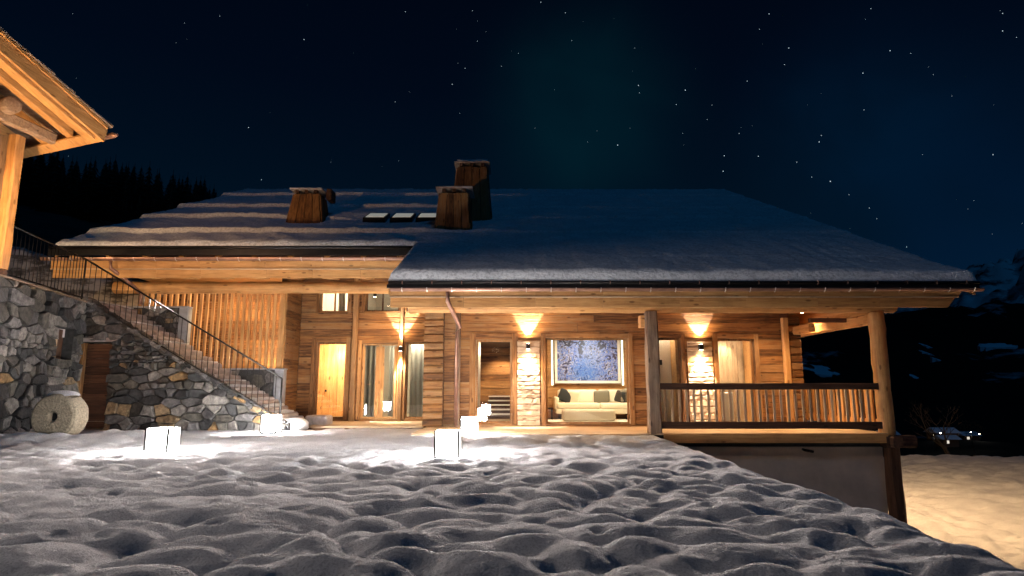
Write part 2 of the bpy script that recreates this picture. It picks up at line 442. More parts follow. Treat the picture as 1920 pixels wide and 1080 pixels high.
vd = n.new('ShaderNodeVectorMath'); vd.operation = 'DISTANCE'; vd.inputs[1].default_value = (-.05, 0, -.42); l.new(tc.outputs['Object'], vd.inputs[0])
mr = n.new('ShaderNodeMapRange'); mr.inputs['From Min'].default_value = .10; mr.inputs['From Max'].default_value = .62; mr.inputs['To Min'].default_value = .60; mr.inputs['To Max'].default_value = 0; l.new(vd.outputs['Value'], mr.inputs['Value'])
vd2 = n.new('ShaderNodeVectorMath'); vd2.operation = 'DISTANCE'; vd2.inputs[1].default_value = (.12, 0, .22); l.new(tc.outputs['Object'], vd2.inputs[0])
mr2 = n.new('ShaderNodeMapRange'); mr2.inputs['From Min'].default_value = .05; mr2.inputs['From Max'].default_value = .6; mr2.inputs['To Min'].default_value = .25; mr2.inputs['To Max'].default_value = 0; l.new(vd2.outputs['Value'], mr2.inputs['Value'])
ma = n.new('ShaderNodeMix'); ma.data_type = 'RGBA'; l.new(mr.outputs[0], ma.inputs[0]); l.new(r.outputs[0], ma.inputs[6]); ma.inputs[7].default_value = (.01, .13, .50, 1)
mb_ = n.new('ShaderNodeMix'); mb_.data_type = 'RGBA'; l.new(mr2.outputs[0], mb_.inputs[0]); l.new(ma.outputs[2], mb_.inputs[6]); mb_.inputs[7].default_value = (.40, .46, .55, 1)
l.new(mb_.outputs[2], b.inputs['Base Color']); b.inputs['Roughness'].default_value = 0.5
M['canvas'] = m
M['linen'] = plain('beige_upholstery', (0.50, 0.45, 0.36), 0.9, 0, 60, 0.08, 0.15)

# ================================================================== TERRAIN
def smooth(a, b, x):
    t = np.clip((x - a) / (b - a), 0, 1); return t * t * (3 - 2 * t)
def dents(X, Y, cell, rad, amp, seed, p=1.5):
    rng = np.random.default_rng(seed)
    JX = rng.random((128, 128)); JY = rng.random((128, 128)); A = rng.random((128, 128)) ** p; R = 0.7 + 0.6 * rng.random((128, 128)); EX = 0.8 + 0.9 * rng.random((128, 128))
    ci = np.floor(X / cell).astype(int); cj = np.floor(Y / cell).astype(int)
    s = np.zeros_like(X)
    for di in (-1, 0, 1):
        for dj in (-1, 0, 1):
            i = (ci + di); j = (cj + dj); a = i & 127; b = j & 127
            cx = (i + 0.1 + 0.8 * JX[a, b]) * cell; cy = (j + 0.1 + 0.8 * JY[a, b]) * cell
            r = rad * R[a, b]
            d2 = ((X - cx) / (r * EX[a, b])) ** 2 + ((Y - cy) / r) ** 2
            s -= amp * A[a, b] * np.exp(-d2 ** 1.25)
    return s
def base_height(X, Y):
    t = np.maximum(X - 2.75, 0)
    drop = -0.62 * (np.sqrt(t * t + 0.55 ** 2) - 0.55)
    field = -2.95 + 0.0 * X
    z = np.maximum(drop, field) + 0
    k = 0.5                                                        # soft join of slope and field
    z = np.where(np.abs(drop - field) < k, z + (k - np.abs(drop - field)) ** 2 / (4 * k), z)
    z = np.where((Y > 14.1) & (X > 3.2), field, z)
    far = np.maximum(Y - 35.5 - 0.03 * X, 0)
    z = z - 0.55 * (np.sqrt(far * far + 4) - 2)
    return z
xs = np.concatenate([np.linspace(-16, -10, 50), np.linspace(-9.95, 5.5, 860), np.linspace(5.56, 14, 120), np.linspace(14.1, 60, 200)])
ys = [1.6]
while ys[-1] < 48: ys.append(ys[-1] + max(0.016, 0.0026 * ys[-1] ** 1.02 + (0.10 if ys[-1] > 17 else 0)))
ys = np.array(ys)
X, Y = np.meshgrid(xs, ys)
Z = base_height(X, Y)
near = smooth(18, 14, Y) * smooth(12, 6, X)
wx = X + 0.45 * (fbm(X * 1.1, Y * 1.1, 2) - .5); wy = Y + 0.35 * (fbm(X * 1.1 + 40, Y * 1.1 + 9, 2) - .5)
def billow(u, v, e_=0.10):
    q = 2 * vnoise(u, v) - 1
    return np.sqrt(q * q + e_ * e_)
def suncups(u, v, cell, seed, k=9.0):
    # shallow bowls meeting in rounded crests
    rng = np.random.default_rng(seed); JX = rng.random((128, 128)); JY = rng.random((128, 128)); A = rng.random((128, 128))
    u = u / cell; v = v / cell; ci = np.floor(u).astype(int); cj = np.floor(v).astype(int); s = np.zeros_like(u)
    for di in (-2, -1, 0, 1, 2):
        for dj in (-2, -1, 0, 1, 2):
            i = ci + di; j = cj + dj; a = i & 127; b = j & 127
            d2 = (u - i - .05 - .9 * JX[a, b]) ** 2 + (v - j - .05 - .9 * JY[a, b]) ** 2
            s += np.exp(-k * (d2 + .28 * A[a, b]))
    return -np.log(s + 1e-9) / k
W1 = 0.03 - 0.165 * suncups(wx * .68 + wy * .10, wy * .95 - wx * .08, 0.315, 21, 8.0) * (.6 + .8 * vnoise(X * .5 + 9, Y * .5)) - 0.02 * suncups(wx + 20, wy + 5, 0.20, 22, 7.0) + (fbm(X * .9, Y * 1.2, 2) - .5) * .075
D1 = dents(wx * .80, wy, 0.40, 0.08, 0.085, 3, 1.0)
fine = (fbm(X * 12, Y * 12, 3) - 0.5) * 0.006 + (vnoise(X * 25, Y * 25) - .5) * 0.005 + (vnoise(X * 48, Y * 48) - .5) * 0.0065
calm = 1 - 0.5 * np.exp(-(((X + 5.2) / 3.4) ** 2 + ((Y - 12.6) / 2.4) ** 2))
# heaps along the stone walls and round the millstone
heap = 0.20 * np.exp(-((Y - 15.6) / 0.8) ** 2) * smooth(-5.0, -7.0, X) + 0.20 * np.exp(-(((X + 7.75) / 0.75) ** 2 + ((Y - 12.55) / 0.55) ** 2)) \
    + 0.16 * np.exp(-(((X + 9.3) / 1.0) ** 2 + ((Y - 11.9) / 0.5) ** 2))
W1 = W1 * calm + heap
Z = Z + near * (W1 + D1 * calm + fine) + (1 - near) * ((fbm(X * 0.35, Y * 0.5, 3) - .5) * 0.3 + (fbm(X * 2.2, Y * 2.6, 3) - .5) * 0.24 + dents(X * .9, Y, .95, .27, .17, 31, .9))
flatdeck = smooth(13.2, 13.9, Y) * smooth(4.0, 2.6, X)
Z = Z * (1 - flatdeck) + flatdeck * np.minimum(Z, -0.05)
snowf = grid_mesh('snow_ground', X, Y, Z, M['snow'], kind='structure')

# whole landscape: one coarse sheet to the horizon, valley then mountains
xs = np.concatenate([np.linspace(-400, -60, 40), np.linspace(-57, 200, 110), np.linspace(205, 3400, 260)])
ys = np.concatenate([np.linspace(-60, 60, 30), np.linspace(64, 400, 90), np.linspace(408, 2600, 190)])
X, Y = np.meshgrid(xs, ys)
n1 = fbm(X * 0.006, Y * 0.006, 5); n2 = fbm(X * 0.03 + 9, Y * 0.03, 4)
Z = -3.6 - smooth(30, 150, Y) * 11.5 + (n2 - .5) * 5 * smooth(60, 160, Y)
Z += 3.6 * np.exp(-((X - 102) / 34) ** 2 - ((Y - 148) / 30) ** 2)
Z += smooth(200, 620, Y) * (62 + 70 * (n1 - 0.35)) + smooth(200, 620, Y) * 0.06 * np.maximum(X - 150, 0) ** 0.9
Z += (n2 - .5) * 26 * smooth(200, 500, Y)
valley = grid_mesh('terrain', X, Y, Z, M['valley'], kind='structure')
xs = np.linspace(500, 4200, 260); ys = np.linspace(1500, 2900, 120)
X, Y = np.meshgrid(xs, ys)
rid = 1 - np.abs(2 * fbm(X * 0.0022 + 3, Y * 0.0022, 6) - 1)
Z = 60 + smooth(1500, 2100, Y) * (60 + 440 * rid ** 1.5 * smooth(1250, 1900, X) + 0.0 * X) * smooth(1150, 2100, X) * 1.0
peak = grid_mesh('mountain', X, Y, Z, M['peak'], kind='structure')

# hillside behind and left of the chalet, upper terrace
xs = np.linspace(-110, -11.35, 150); ys = np.linspace(9, 120, 150)
X, Y = np.meshgrid(xs, ys)
up = np.maximum((-X - 11.5) * 0.20 + (Y - 18.5) * 0.235, 0)
Z = 3.12 + np.where(Y > 16.5, np.minimum(up, 21 + 0 * X) * smooth(16.5, 20, Y), 0) * smooth(-11.5, -19, X) + (fbm(X * .6, Y * .6, 4) - .5) * 0.8 * smooth(16, 19, Y)
hill = grid_mesh('hillside', X, Y, Z, M['forestfloor'], kind='structure')
xs = np.linspace(-17.5, -11.0, 90); ys = np.linspace(17.6, 24, 80)
X, Y = np.meshgrid(xs, ys)
Z = 2.9 + smooth(17.8, 19.6, Y + 0.4 * (fbm(X * .8, Y * .8, 3) - .5)) * (1.15 + 0.22 * np.maximum(-X - 12.2, -1.2)) * 1.25 + (fbm(X * 3, Y * 3, 4) - .5) * 0.4
grid_mesh('rocky_bank', X, Y, Z, M['scree'], kind='structure')
box('upper_terrace', M['scree'], None, -17.5, -10.95, 9.0, 17.7, 2.2, 3.10, kind='structure')

# fir trees on the hillside
def fir_mesh(seed, h=9.0):
    random.seed(seed); mb = MB()
    mb.tube([(0, 0, 0), (0, 0, h * 0.5), (0, 0, h)], 0.1, 6, rs=[0.17, 0.1, 0.02], mi=1)
    tiers = 16
    for t in range(tiers):
        f = t / tiers; z = h * (0.08 + 0.88 * f); R = (0.27 * h) * (1 - f) ** 0.85 + 0.10
        k = 11
        for i in range(k):
            a = 2 * math.pi * (i + random.random() * 0.6) / k; q = R * random.uniform(0.6, 1.1); wv = 0.28 + 0.1 * (1 - f)
            d = h * 0.05 * random.uniform(0.7, 1.3)
            mb.add([(0, 0, z + 0.2), (q * .55 * math.cos(a - wv), q * .55 * math.sin(a - wv), z - d * .4), (q * math.cos(a), q * math.sin(a), z - d), (q * .55 * math.cos(a + wv), q * .55 * math.sin(a + wv), z - d * .4)],
                   [(0, 1, 2, 3), (3, 2, 1, 0)])
    return mb
firs = []
for s in range(5):
    mb = fir_mesh(100 + s)
    o = mb.build('fir_tree', [M['fir'], M['bark']], None, base=True, origin=(0, 0, 0))
    firs.append(o)
def hill_z(x, y): return 3.12 + min(max((-x - 11.5) * 0.20 + (y - 18.5) * 0.235, 0), 21)
random.seed(5)
spots = []
for i in range(260):
    y = random.uniform(44, 76); px = random.uniform(-0.97, -0.50)
    spots.append((px * y, y))
for i in range(22):
    y = random.uniform(27, 36); spots.append((random.uniform(-1.05, -0.82) * y, y))
for i, (x, y) in enumerate(spots):
    o = firs[i] if i < 5 else firs[i % 5].copy()
    if i >= 5: scene.collection.objects.link(o)
    o.location = (x, y, hill_z(x, y) - 0.6)
    s_ = random.uniform(0.30, 0.70) * (1 if y > 40 else 0.42); o.scale = (s_, s_, s_)
    o.rotation_euler = (0, 0, random.uniform(0, 6))
    props(o, 'dark fir tree of the forest on the hill beyond the chalet roof', 'tree', 'fir trees on the dark hillside')

# valley: bare tree, shrub, little houses, street lamps, snowy clearings
def bare_tree(name, loc, h, seed, label):
    random.seed(seed); t = thing(name, loc, label, 'tree')
    tr = MB(); cr_ = MB()
    def br(mb, p, d, L, r, dep):
        q = [p]; 
        for i in range(3):
            d = (d + Vector((random.uniform(-.25, .25), random.uniform(-.25, .25), random.uniform(-.05, .2)))).normalized(); q.append(q[-1] + d * L / 3)
        mb.tube(q, r, 5, rs=[r, r * .85, r * .7, r * .55])
        if dep > 0:
            for i in range(3 if dep > 1 else 4):
                dd = (d + Vector((random.uniform(-.9, .9), random.uniform(-.9, .9), random.uniform(-.2, .6)))).normalized()
                br(cr_, q[random.choice((2, 3))], dd, L * 0.68, r * .5, dep - 1)
    br(tr, Vector(loc), Vector((0, 0, 1)), h * .38, 0.16, 4)
    tr.build('trunk', M['bark'], t); cr_.build('crown', M['bark'], t)
bare_tree('bare_tree', (33.0, 47.0, -6.2), 7.0, 3, 'bare leafless tree beyond the edge of the snowy field')
bare_tree('bare_tree', (27.0, 48.0, -6.6), 6.5, 9, 'smaller bare leafless tree beside the balcony corner post, beyond the field')
random.seed(21); mb = MB()
for i in range(700):
    a = random.uniform(0, 6.28); u = random.uniform(-1, 1); r = random.uniform(.5, 1.0) * 2.0; q = math.sqrt(1 - u * u)
    c = Vector((r * q * math.cos(a), r * q * math.sin(a), r * u * .8)); s_ = .16
    d1 = Vector((random.uniform(-1, 1), random.uniform(-1, 1), random.uniform(-1, 1))) * s_; d2 = Vector((random.uniform(-1, 1), random.uniform(-1, 1), random.uniform(-1, 1))) * s_
    mb.add([c, c + d1, c + d2], [(0, 1, 2)])
sh = thing('round_shrub', (82, 112, -12.3), 'round brown shrub catching light in the valley beyond the field', 'shrub')
mm_ = MB(); mm_.v = [(x + 82, y + 112, z + 6.0 - 12.3) for x, y, z in mb.v]; mm_.f = mb.f; mm_.m = mb.m
mm_.build('crown', M['bush'], sh)
mm_ = MB(); mm_.tube([(82, 112, -12.3), (82, 112, -9.5)], .15, 6); mm_.build('trunk', M['bark'], sh)
M['farwall'] = plain('far_house_wall', (0.10, 0.06, 0.04), 0.9)
M['farsnow'] = plain('far_roof_snow', (0.8, 0.82, 0.88), 0.8)
M['farlit'] = emit('lit_window', (1.0, 0.9, 0.75), 0.8)
def hut(x, y, z, w, h, rz, label, lit):
    t = thing('valley_house', (x, y, z), label, 'house', 'small houses down in the valley'); 
    d = w * .8
    box('wall', M['farwall'], t, x - w/2, x + w/2, y, y + d, z, z + h)
    mb = MB(); o_ = .5
    mb.add([(x-w/2-o_, y-o_, z+h-.1), (x+w/2+o_, y-o_, z+h-.1), (x+w/2+o_, y+d/2, z+h+w*.22), (x-w/2-o_, y+d/2, z+h+w*.22), (x-w/2-o_, y+d+o_, z+h-.1), (x+w/2+o_, y+d+o_, z+h-.1)],
           [(0, 1, 2, 3), (3, 2, 5, 4), (0, 3, 4), (1, 5, 2), (0, 4, 5, 1)])
    mb.build('roof', M['farsnow'], t)
    for i in range(lit):
        xx = x - w * .32 + i * w * .3
        box('window', M['farlit'], t, xx, xx + .6, y - .06, y - .01, z + h * .45, z + h * .45 + 0.6)
hut(104, 150, -11.9, 5, 2.2, 0, 'largest of the small snow-roofed houses in the valley, two windows lit', 2)
hut(112.5, 154, -12.4, 3.6, 1.8, 0, 'small snow-roofed house right of the largest valley house, one window lit', 1)
hut(95, 158, -12.6, 4, 1.9, 0, 'dim snow-roofed house left of the largest valley house', 1)
hut(92, 132, -11.4, 3.2, 1.7, 0, 'small lit house standing above the others in the valley', 1)
for i, (x, y, z, lab) in enumerate([(99.5, 146, -9.6, 'street lamp left of the largest house in the valley'), (109.3, 147, -9.9, 'street lamp between the valley houses'),
                                (84.5, 126, -8.6, 'street lamp by the round brown shrub in the valley'), (92, 126, -8.0, 'street lamp near the upper lit valley house')]):
    t = thing('street_lamp', (x, y, z - 3.0), lab, 'street lamp', 'street lamps in the valley')
    tube('pole', M['iron'], t, [(x, y, z - 3), (x, y, z)], .06, 6)
    tube('lamp_head', M['bulb'], t, [(x - .12, y, z + .1), (x + .12, y, z + .1)], .08, 8)
    lamp('POINT', 'street_lamp_light', (x, y - .5, z - .1), 35, (1, .92, .8), .2)
# snow-covered clearings on the dark slopes
def clearing(cx, cy, cz, w, h, seed, tilt=0.0):
    random.seed(seed); mb = MB(); n_ = 26; top = []
    for k in range(n_):
        a = 2 * math.pi * k / n_; r = random.uniform(.55, 1.1)
        x_ = w * r * math.cos(a); y_ = h * 2.6 * r * math.sin(a)
        top.append((cx + x_, cy + y_, cz + y_ / 2.6 + tilt * x_))
    c = (cx, cy, cz + 0.3)
    mb.add(top + [c], [(k, (k + 1) % n_, n_) for k in range(n_)])
    mb.add([(p[0], p[1] + .5, p[2] - 6) for p in top] , [tuple(reversed(range(n_)))])
    mb.add(top + [(p[0], p[1] + .5, p[2] - 6) for p in top], [((k + 1) % n_, k, k + n_, (k + 1) % n_ + n_) for k in range(n_)])
    mb.build('snowy_clearing', M['farsnow'], None, kind='structure')
# ================================================================== STARS
random.seed(77)
th = math.radians(9.19)
known = [(570,74,1.3),(848,158,1.2),(872,128,1),(895,77,.9),(972,100,.7),(741,191,.9),(466,239,1.2),(490,337,1),(1158,272,1.5),(1197,160,1.3),(1199,174,.9),(1285,169,1.5),(1268,196,1),
 (1358,292,1.4),(1422,293,1.3),(1356,321,1.5),(1335,197,.8),(1557,340,1.6),(1522,332,1),(1536,266,1.5),(1540,254,1),(1494,304,1),(1618,137,1.3),(1620,206,1),(1669,95,1.3),(1708,100,.9),
 (1479,90,1.3),(1471,121,1),(1401,152,1),(1630,390,1),(1700,463,1),(1862,290,1.2),(1442,26,1.2),(1424,55,.8),(1633,16,1),(1750,140,.7),(1880,58,1.2),(1906,70,.8),(1060,24,1),(1014,4,1.1),(760,22,1),
 (1072,76,.8),(1326,224,.8),(1280,250,.7),(940,124,.8),(1386,250,.9),(1102,266,.7),(412,30,.8),(330,80,.5),(346,43,.6),(1880,25,1),(1592,365,.8),(1644,410,.8),(1826,376,.6),(1785,180,.6),(1190,90,.7),(1003,240,.7),(886,20,.8),(1730,290,.6),(862,212,.6)]
sv = []
for (px, py, s_) in known: sv.append((px, py, s_))
for i in range(330): sv.append((random.uniform(-700, 2600), random.uniform(-900, 480), random.uniform(.22, .55)))
mb = MB(); R = 4500
for (px, py, s_) in sv:
    u = (px - 960) / 1150; v = (540 - py) / 1150
    d = Vector((u, math.cos(th) - v * math.sin(th), math.sin(th) + v * math.cos(th))).normalized()
    c = d * R + Vector((0, 0, 1)); r = 2.35 * s_
    p = [c + Vector(q) * r for q in ((1,0,0),(-1,0,0),(0,1,0),(0,-1,0),(0,0,1),(0,0,-1))]
    mb.add(p, [(0,2,4),(2,1,4),(1,3,4),(3,0,4),(2,0,5),(1,2,5),(3,1,5),(0,3,5)])
M['star'] = emit('starlight', (0.72, 0.90, 1.0), 1.1)
mb.build('stars', M['star'], None, kind='stuff', label='small white stars scattered over the dark night sky', cat='stars')

# ================================================================== RUBBLE MASONRY
def clip_poly(poly, a, b, c):
    """keep a*x+b*y<=c"""
    out = []
    for i in range(len(poly)):
        p, q = poly[i], poly[(i + 1) % len(poly)]
        dp = a * p[0] + b * p[1] - c; dq = a * q[0] + b * q[1] - c
        if dp <= 0: out.append(p)
        if dp * dq < 0:
            t = dp / (dp - dq); out.append((p[0] + t * (q[0] - p[0]), p[1] + t * (q[1] - p[1])))
    return out
def area(p): return 0.5 * sum(p[i][0] * p[(i + 1) % len(p)][1] - p[(i + 1) % len(p)][0] * p[i][1] for i in range(len(p)))
def rubble(parent, region, holes, to3d, nrm, seed, course=0.24, gap=0.006, proud=(0.03, 0.09), wfac=1.75):
    """irregular fitted stones over a convex region in wall coordinates (u, z); each stone is its own mesh"""
    random.seed(seed)
    us = [p[0] for p in region]; vs = [p[1] for p in region]
    seeds = []; v = min(vs)
    while v < max(vs) + course:
        hrow = course * random.choice((0.42, 0.7, 1.0, 1.45)); u = min(us) - random.random() * .3
        while u < max(us) + .3:
            wrow = hrow * wfac * random.uniform(0.45, 1.9)
            seeds.append((u + wrow / 2, v + hrow / 2 + random.uniform(-.35, .35) * hrow)); u += wrow
        v += hrow
    def inside_hole(p): return any(h[0] < p[0] < h[1] and h[2] < p[1] < h[3] for h in holes)
    seeds = [p for p in seeds if not inside_hole(p)]
    S = 1.75; k_ = 0
    for i, p in enumerate(seeds):
        poly = list(region)
        for q in seeds:
            if q is p or abs(q[0] - p[0]) > 1.3 or abs(q[1] - p[1]) > 0.9: continue
            # bisector in a stretched metric: stones wider than tall
            a = 2 * (q[0] - p[0]); b = 2 * S * S * (q[1] - p[1]); c = q[0]**2 - p[0]**2 + S*S*(q[1]**2 - p[1]**2)
            poly = clip_poly(poly, a, b, c)
            if len(poly) < 3: break
        for h in holes:
            if len(poly) < 3: break
            x0, x1, z0, z1 = h
            if max(a_[0] for a_ in poly) > x0 and min(a_[0] for a_ in poly) < x1 and max(a_[1] for a_ in poly) > z0 and min(a_[1] for a_ in poly) < z1:
                if p[0] <= x0: poly = clip_poly(poly, 1, 0, x0)
                elif p[0] >= x1: poly = clip_poly(poly, -1, 0, -x1)
                elif p[1] >= z1: poly = clip_poly(poly, 0, -1, -z1)
                else: poly = clip_poly(poly, 0, 1, z0)
        if len(poly) < 3 or abs(area(poly)) < 0.006: continue
        cx = sum(a_[0] for a_ in poly) / len(poly); cy = sum(a_[1] for a_ in poly) / len(poly)
        # break long edges, jitter, shrink by the joint
        pts = []
        for j in range(len(poly)):
            a_, b_ = poly[j], poly[(j + 1) % len(poly)]
            L_ = math.hypot(a_[0] - b_[0], a_[1] - b_[1])
            if L_ < 0.03: continue
            pts.append(a_)
            if L_ > 0.14: pts.append(((a_[0] + b_[0]) / 2 + random.uniform(-.012, .012), (a_[1] + b_[1]) / 2 + random.uniform(-.012, .012)))
        if len(pts) < 3: continue
        rr = max(math.hypot(q[0] - cx, q[1] - cy) for q in pts)
        def shr(q, g, rnd=0):
            d = math.hypot(q[0] - cx, q[1] - cy) + 1e-6; f = max(0.2, (d - g) / d)
            f *= (1 - 0.06 * max(0, d / rr - .8) * rnd)
            return (cx + (q[0] - cx) * f, cy + (q[1] - cy) * f)
        pr_ = random.uniform(*proud); n_ = len(pts)
        tx, ty = random.uniform(-.26, .26), random.uniform(-.3, .22)
        gap_ = gap * random.uniform(.3, 1.5)
        r0 = [shr(q, gap_ + random.uniform(0, .012)) for q in pts]; r1 = [shr(q, gap_ + .004 + random.uniform(0, .01), .4) for q in pts]; r2 = [shr(q, gap_ + .018 + random.uniform(0, .018), .4) for q in pts]
        V = []
        def P3(q, d): 
            b0 = Vector(to3d(q[0], q[1])); return b0 + Vector(nrm) * d
        V += [P3(q, -0.03) for q in r0]; V += [P3(q, pr_ * .62 + tx * (q[0] - cx) + ty * (q[1] - cy)) for q in r1]; V += [P3(q, pr_ + tx * (q[0] - cx) + ty * (q[1] - cy) + random.uniform(-.006, .006)) for q in r2]
        F_ = []
        for r_ in (0, 1):
            for j in range(n_):
                F_.append((r_ * n_ + j, r_ * n_ + (j + 1) % n_, (r_ + 1) * n_ + (j + 1) % n_, (r_ + 1) * n_ + j))
        F_.append(tuple(range(2 * n_, 3 * n_)))
        m_ = MB(); m_.add(V, F_); m_.build('stone', M['stone'], parent); k_ += 1
    return k_

# ------------------------------------------------------------------ retaining wall on the left
WL = thing('retaining_wall', (-10.5, 14.0, -0.2), 'tall grey rubble stone retaining wall left of the cellar door, with a shuttered niche', 'stone wall')
A0 = Vector((-9.3, 9.0, 0)); A1 = Vector((-10.86, 15.5, 0)); dA = (A1 - A0).normalized(); nA = Vector((dA.y, -dA.x, 0)); LA = (A1 - A0).length
def toA(u, z): p = A0 + dA * u; return (p.x, p.y, z)
uN0 = (14.15 - 9.0) / dA.y; uN1 = (15.05 - 9.0) / dA.y
topA = 3.12
mb = MB()
def wallslab(mb, u0, u1, z0, z1, d0, d1):
    q = [A0 + dA * u0 + nA * d0, A0 + dA * u1 + nA * d0, A0 + dA * u1 + nA * d1, A0 + dA * u0 + nA * d1]
    mb.hexa([(p.x, p.y, z0) for p in q] + [(p.x, p.y, z1) for p in q])
wallslab(mb, 0, uN0, -.4, topA, -.55, -.01); wallslab(mb, uN1, LA, -.4, topA, -.55, -.01)
wallslab(mb, uN0, uN1, -.4, 1.66, -.55, -.01); wallslab(mb, uN0, uN1, 2.40, topA, -.55, -.01); wallslab(mb, uN0, uN1, 1.6, 2.5, -.55, -.27)
mb.build('core', M['mortar'], WL)
rubble(WL, [(2.5, -.3), (LA - .02, -.3), (LA - .02, topA), (2.5, topA)], [(uN0, uN1, 1.66, 2.40)], toA, nA, 4, course=.225)
mb = MB(); wallslab(mb, uN0 + .58, uN1 - .02, 1.68, 2.38, -.26, -.22); mb.build('niche_shutter', M['darkZ'], WL, label='dark wooden shutter in the wall niche')
mb = MB(); wallslab(mb, uN0 + .01, uN0 + .57, 1.68, 2.38, -.26, -.19); mb.build('niche_board', M['paleZ'], WL, label='pale wooden board lining the niche')
mb = MB(); wallslab(mb, 0, LA + .1, topA, topA + .03, -.5, .08); mb.build('coping', M['greyX'], WL, label='thin timber edge board along the wall top')

# ------------------------------------------------------------------ staircase
N_ = 19; XB, XT, ZT = -5.62, -10.86, 3.16; run = (XB - XT) / N_; rise = ZT / N_
ST = thing('stone_staircase', (-8.2, 16.3, -0.2), 'long stone staircase climbing left along a dark rubble wall with a cellar door', 'staircase')
dx0, dx1, dz = -10.80, -10.12, 2.10
YS = 15.5
mb = MB()
for (x0, x1, z0) in ((-10.88, dx0 - .02, -.4), (dx1 + .02, -9.9, -.4), (dx0 - .02, dx1 + .02, dz + .02)):
    mb.hexa([(x0, YS + .02, z0), (x1, YS + .02, z0), (x1, YS + .4, z0), (x0, YS + .4, z0)] + [(x, y, (XB - x) / run * rise - .02) for x, y in ((x0, YS + .02), (x1, YS + .02), (x1, YS + .4), (x0, YS + .4))])
mb.hexa([(-9.9, YS + .02, -.4), (XB, YS + .02, -.4), (XB, YS + .4, -.4), (-9.9, YS + .4, -.4)] + [(x, y, (XB - x) / run * rise - .02) for x, y in ((-9.9, YS + .02), (XB, YS + .02), (XB, YS + .4), (-9.9, YS + .4))])
mb.build('core', M['mortar'], ST)
reg_ = [(-10.86, -.3), (XB + .15, -.3), (XB + .15, .12), (-10.80, ZT + .02), (-10.86, ZT + .02)]
rubble(ST, reg_, [(dx0 - .12, dx1 + .04, -.4, dz + .05)], lambda u, z: (u, YS, z), (0, -1, 0), 12, course=.18, proud=(.02, .13))
box('lintel', M['stepstone'], ST, dx0 - .14, dx1 + .16, YS - .05, YS + .1, dz + .03, dz + .13, bevel=.015)
random.seed(31)
for k in range(N_):
    x1 = XB - k * run; x0 = x1 - run * 1.25; z1 = (k + 1) * rise
    mb = MB(); mb.beam(((x0 + x1) / 2, YS + .22, z1 - rise * .55), ((x0 + x1) / 2, 17.2, z1 - rise * .55), x1 - x0 + .04, rise * 1.1, .012, 5, .22)
    mb.build('step', M['stepstone'], ST)
# rough capstones along the outer edge of the flight
for k in range(26):
    t_ = (k + .5) / 26; x = XB - (XB - XT) * t_; z = ZT * t_ + .04
    mb = MB(); w_ = .26 * random.uniform(.8, 1.2); c_ = Vector((x, YS + .06, z)); r_ = []
    mb.beam(c_ - Vector((w_ / 2, 0, -w_ * .22)), c_ + Vector((w_ / 2, 0, -w_ * .30)), .34 * random.uniform(.8, 1.1), .12 * random.uniform(.7, 1.4), .022, 3, .3)
    mb.build('capstone', M['stone'], ST)
# snow left on the treads
mb = MB()
for k in range(0, N_):
    x1 = XB - k * run; z1 = (k + 1) * rise
    if k < 6 or k % 3 == 0:
        mb.beam((x1 - run * .6, YS + .3, z1 + .02), (x1 - run * .6, 17.1, z1 + .02), run * .85, .09 if k < 6 else .03, .015, 8, .45)
mb.build('tread_snow', M['snow'], None, kind='stuff', label='thin snow lying on the stair treads', cat='snow')
# rounded snow by the foot of the stairs
for (x, y, z, a, b_, c_, lab) in ((-5.55, 15.9, .05, .42, .4, .20, 'rounded snow-covered boulder at the foot of the stone stairs'),):
    mb = MB(); n1_, n2_ = 14, 8; vs = []; fs = []
    for i in range(n2_ + 1):
        ph = math.pi * i / n2_
        for j in range(n1_):
            q = 2 * math.pi * j / n1_; f = 1 + .12 * math.sin(3 * q + i)
            vs.append((x + a * f * math.sin(ph) * math.cos(q), y + b_ * f * math.sin(ph) * math.sin(q), z + c_ * math.cos(ph)))
    for i in range(n2_):
        for j in range(n1_): fs.append((i*n1_+j, (i+1)*n1_+j, (i+1)*n1_+(j+1)%n1_, i*n1_+(j+1)%n1_))
    mb.add(vs, fs); mb.build('boulder', M['snow'], None, base=True, smooth=True, label=lab, cat='boulder')
box('boulder_slab', M['stepstone'], ST, -5.6, -5.0, 16.9, 17.5, -.1, .24, bevel=.04)
# cellar door in the stair wall
cd = part('cellar_door', ST, 'dark wooden plank door under the stairs', ((dx0 + dx1) / 2, YS + .1, 0))
z = 0.0; random.seed(3)
while z < dz - .02:
    h = min(random.uniform(.14, .24), dz - .01 - z)
    box('board', M['darkX'], cd, dx0 + .02, dx1 - .01, YS + .12, YS + .16 + random.uniform(0, .012), z, z + h - .008)
    z += h
box('door_frame', M['oldZ'], ST, dx0 - .09, dx0 + .02, YS - .02, YS + .2, 0, dz)
# low concrete walls beyond the flight
for (x0, x1, z0, z1, lab) in ((-10.9, -9.15, 1.3, 3.26, 'upper of the two low grey walls behind the stairs, ending in a pale pillar'), (-7.95, -6.35, .0, 1.52, 'lower of the two low grey walls behind the stairs, ending in a pale pillar')):
    t = thing('low_wall', ((x0 + x1) / 2, 17.3, z0), lab, 'wall')
    box('wall_face', M['mortar'], t, x0, x1 - .25, 17.24, 17.42, z0, z1 - .04)
    rubble(t, [(x0, z0), (x1 - .26, z0), (x1 - .26, z1 - .05), (x0, z1 - .05)], [], lambda u, z: (u, 17.235, z), (0, -1, 0), 8, course=.26, proud=(.005, .02), gap=.01)
    box('end_pillar', M['concrete'], t, x1 - .25, x1, 17.2, 17.45, z0, z1 - .04, bevel=.01)
    box('coping', M['concrete'], t, x0 - .02, x1 + .02, 17.18, 17.47, z1 - .04, z1)

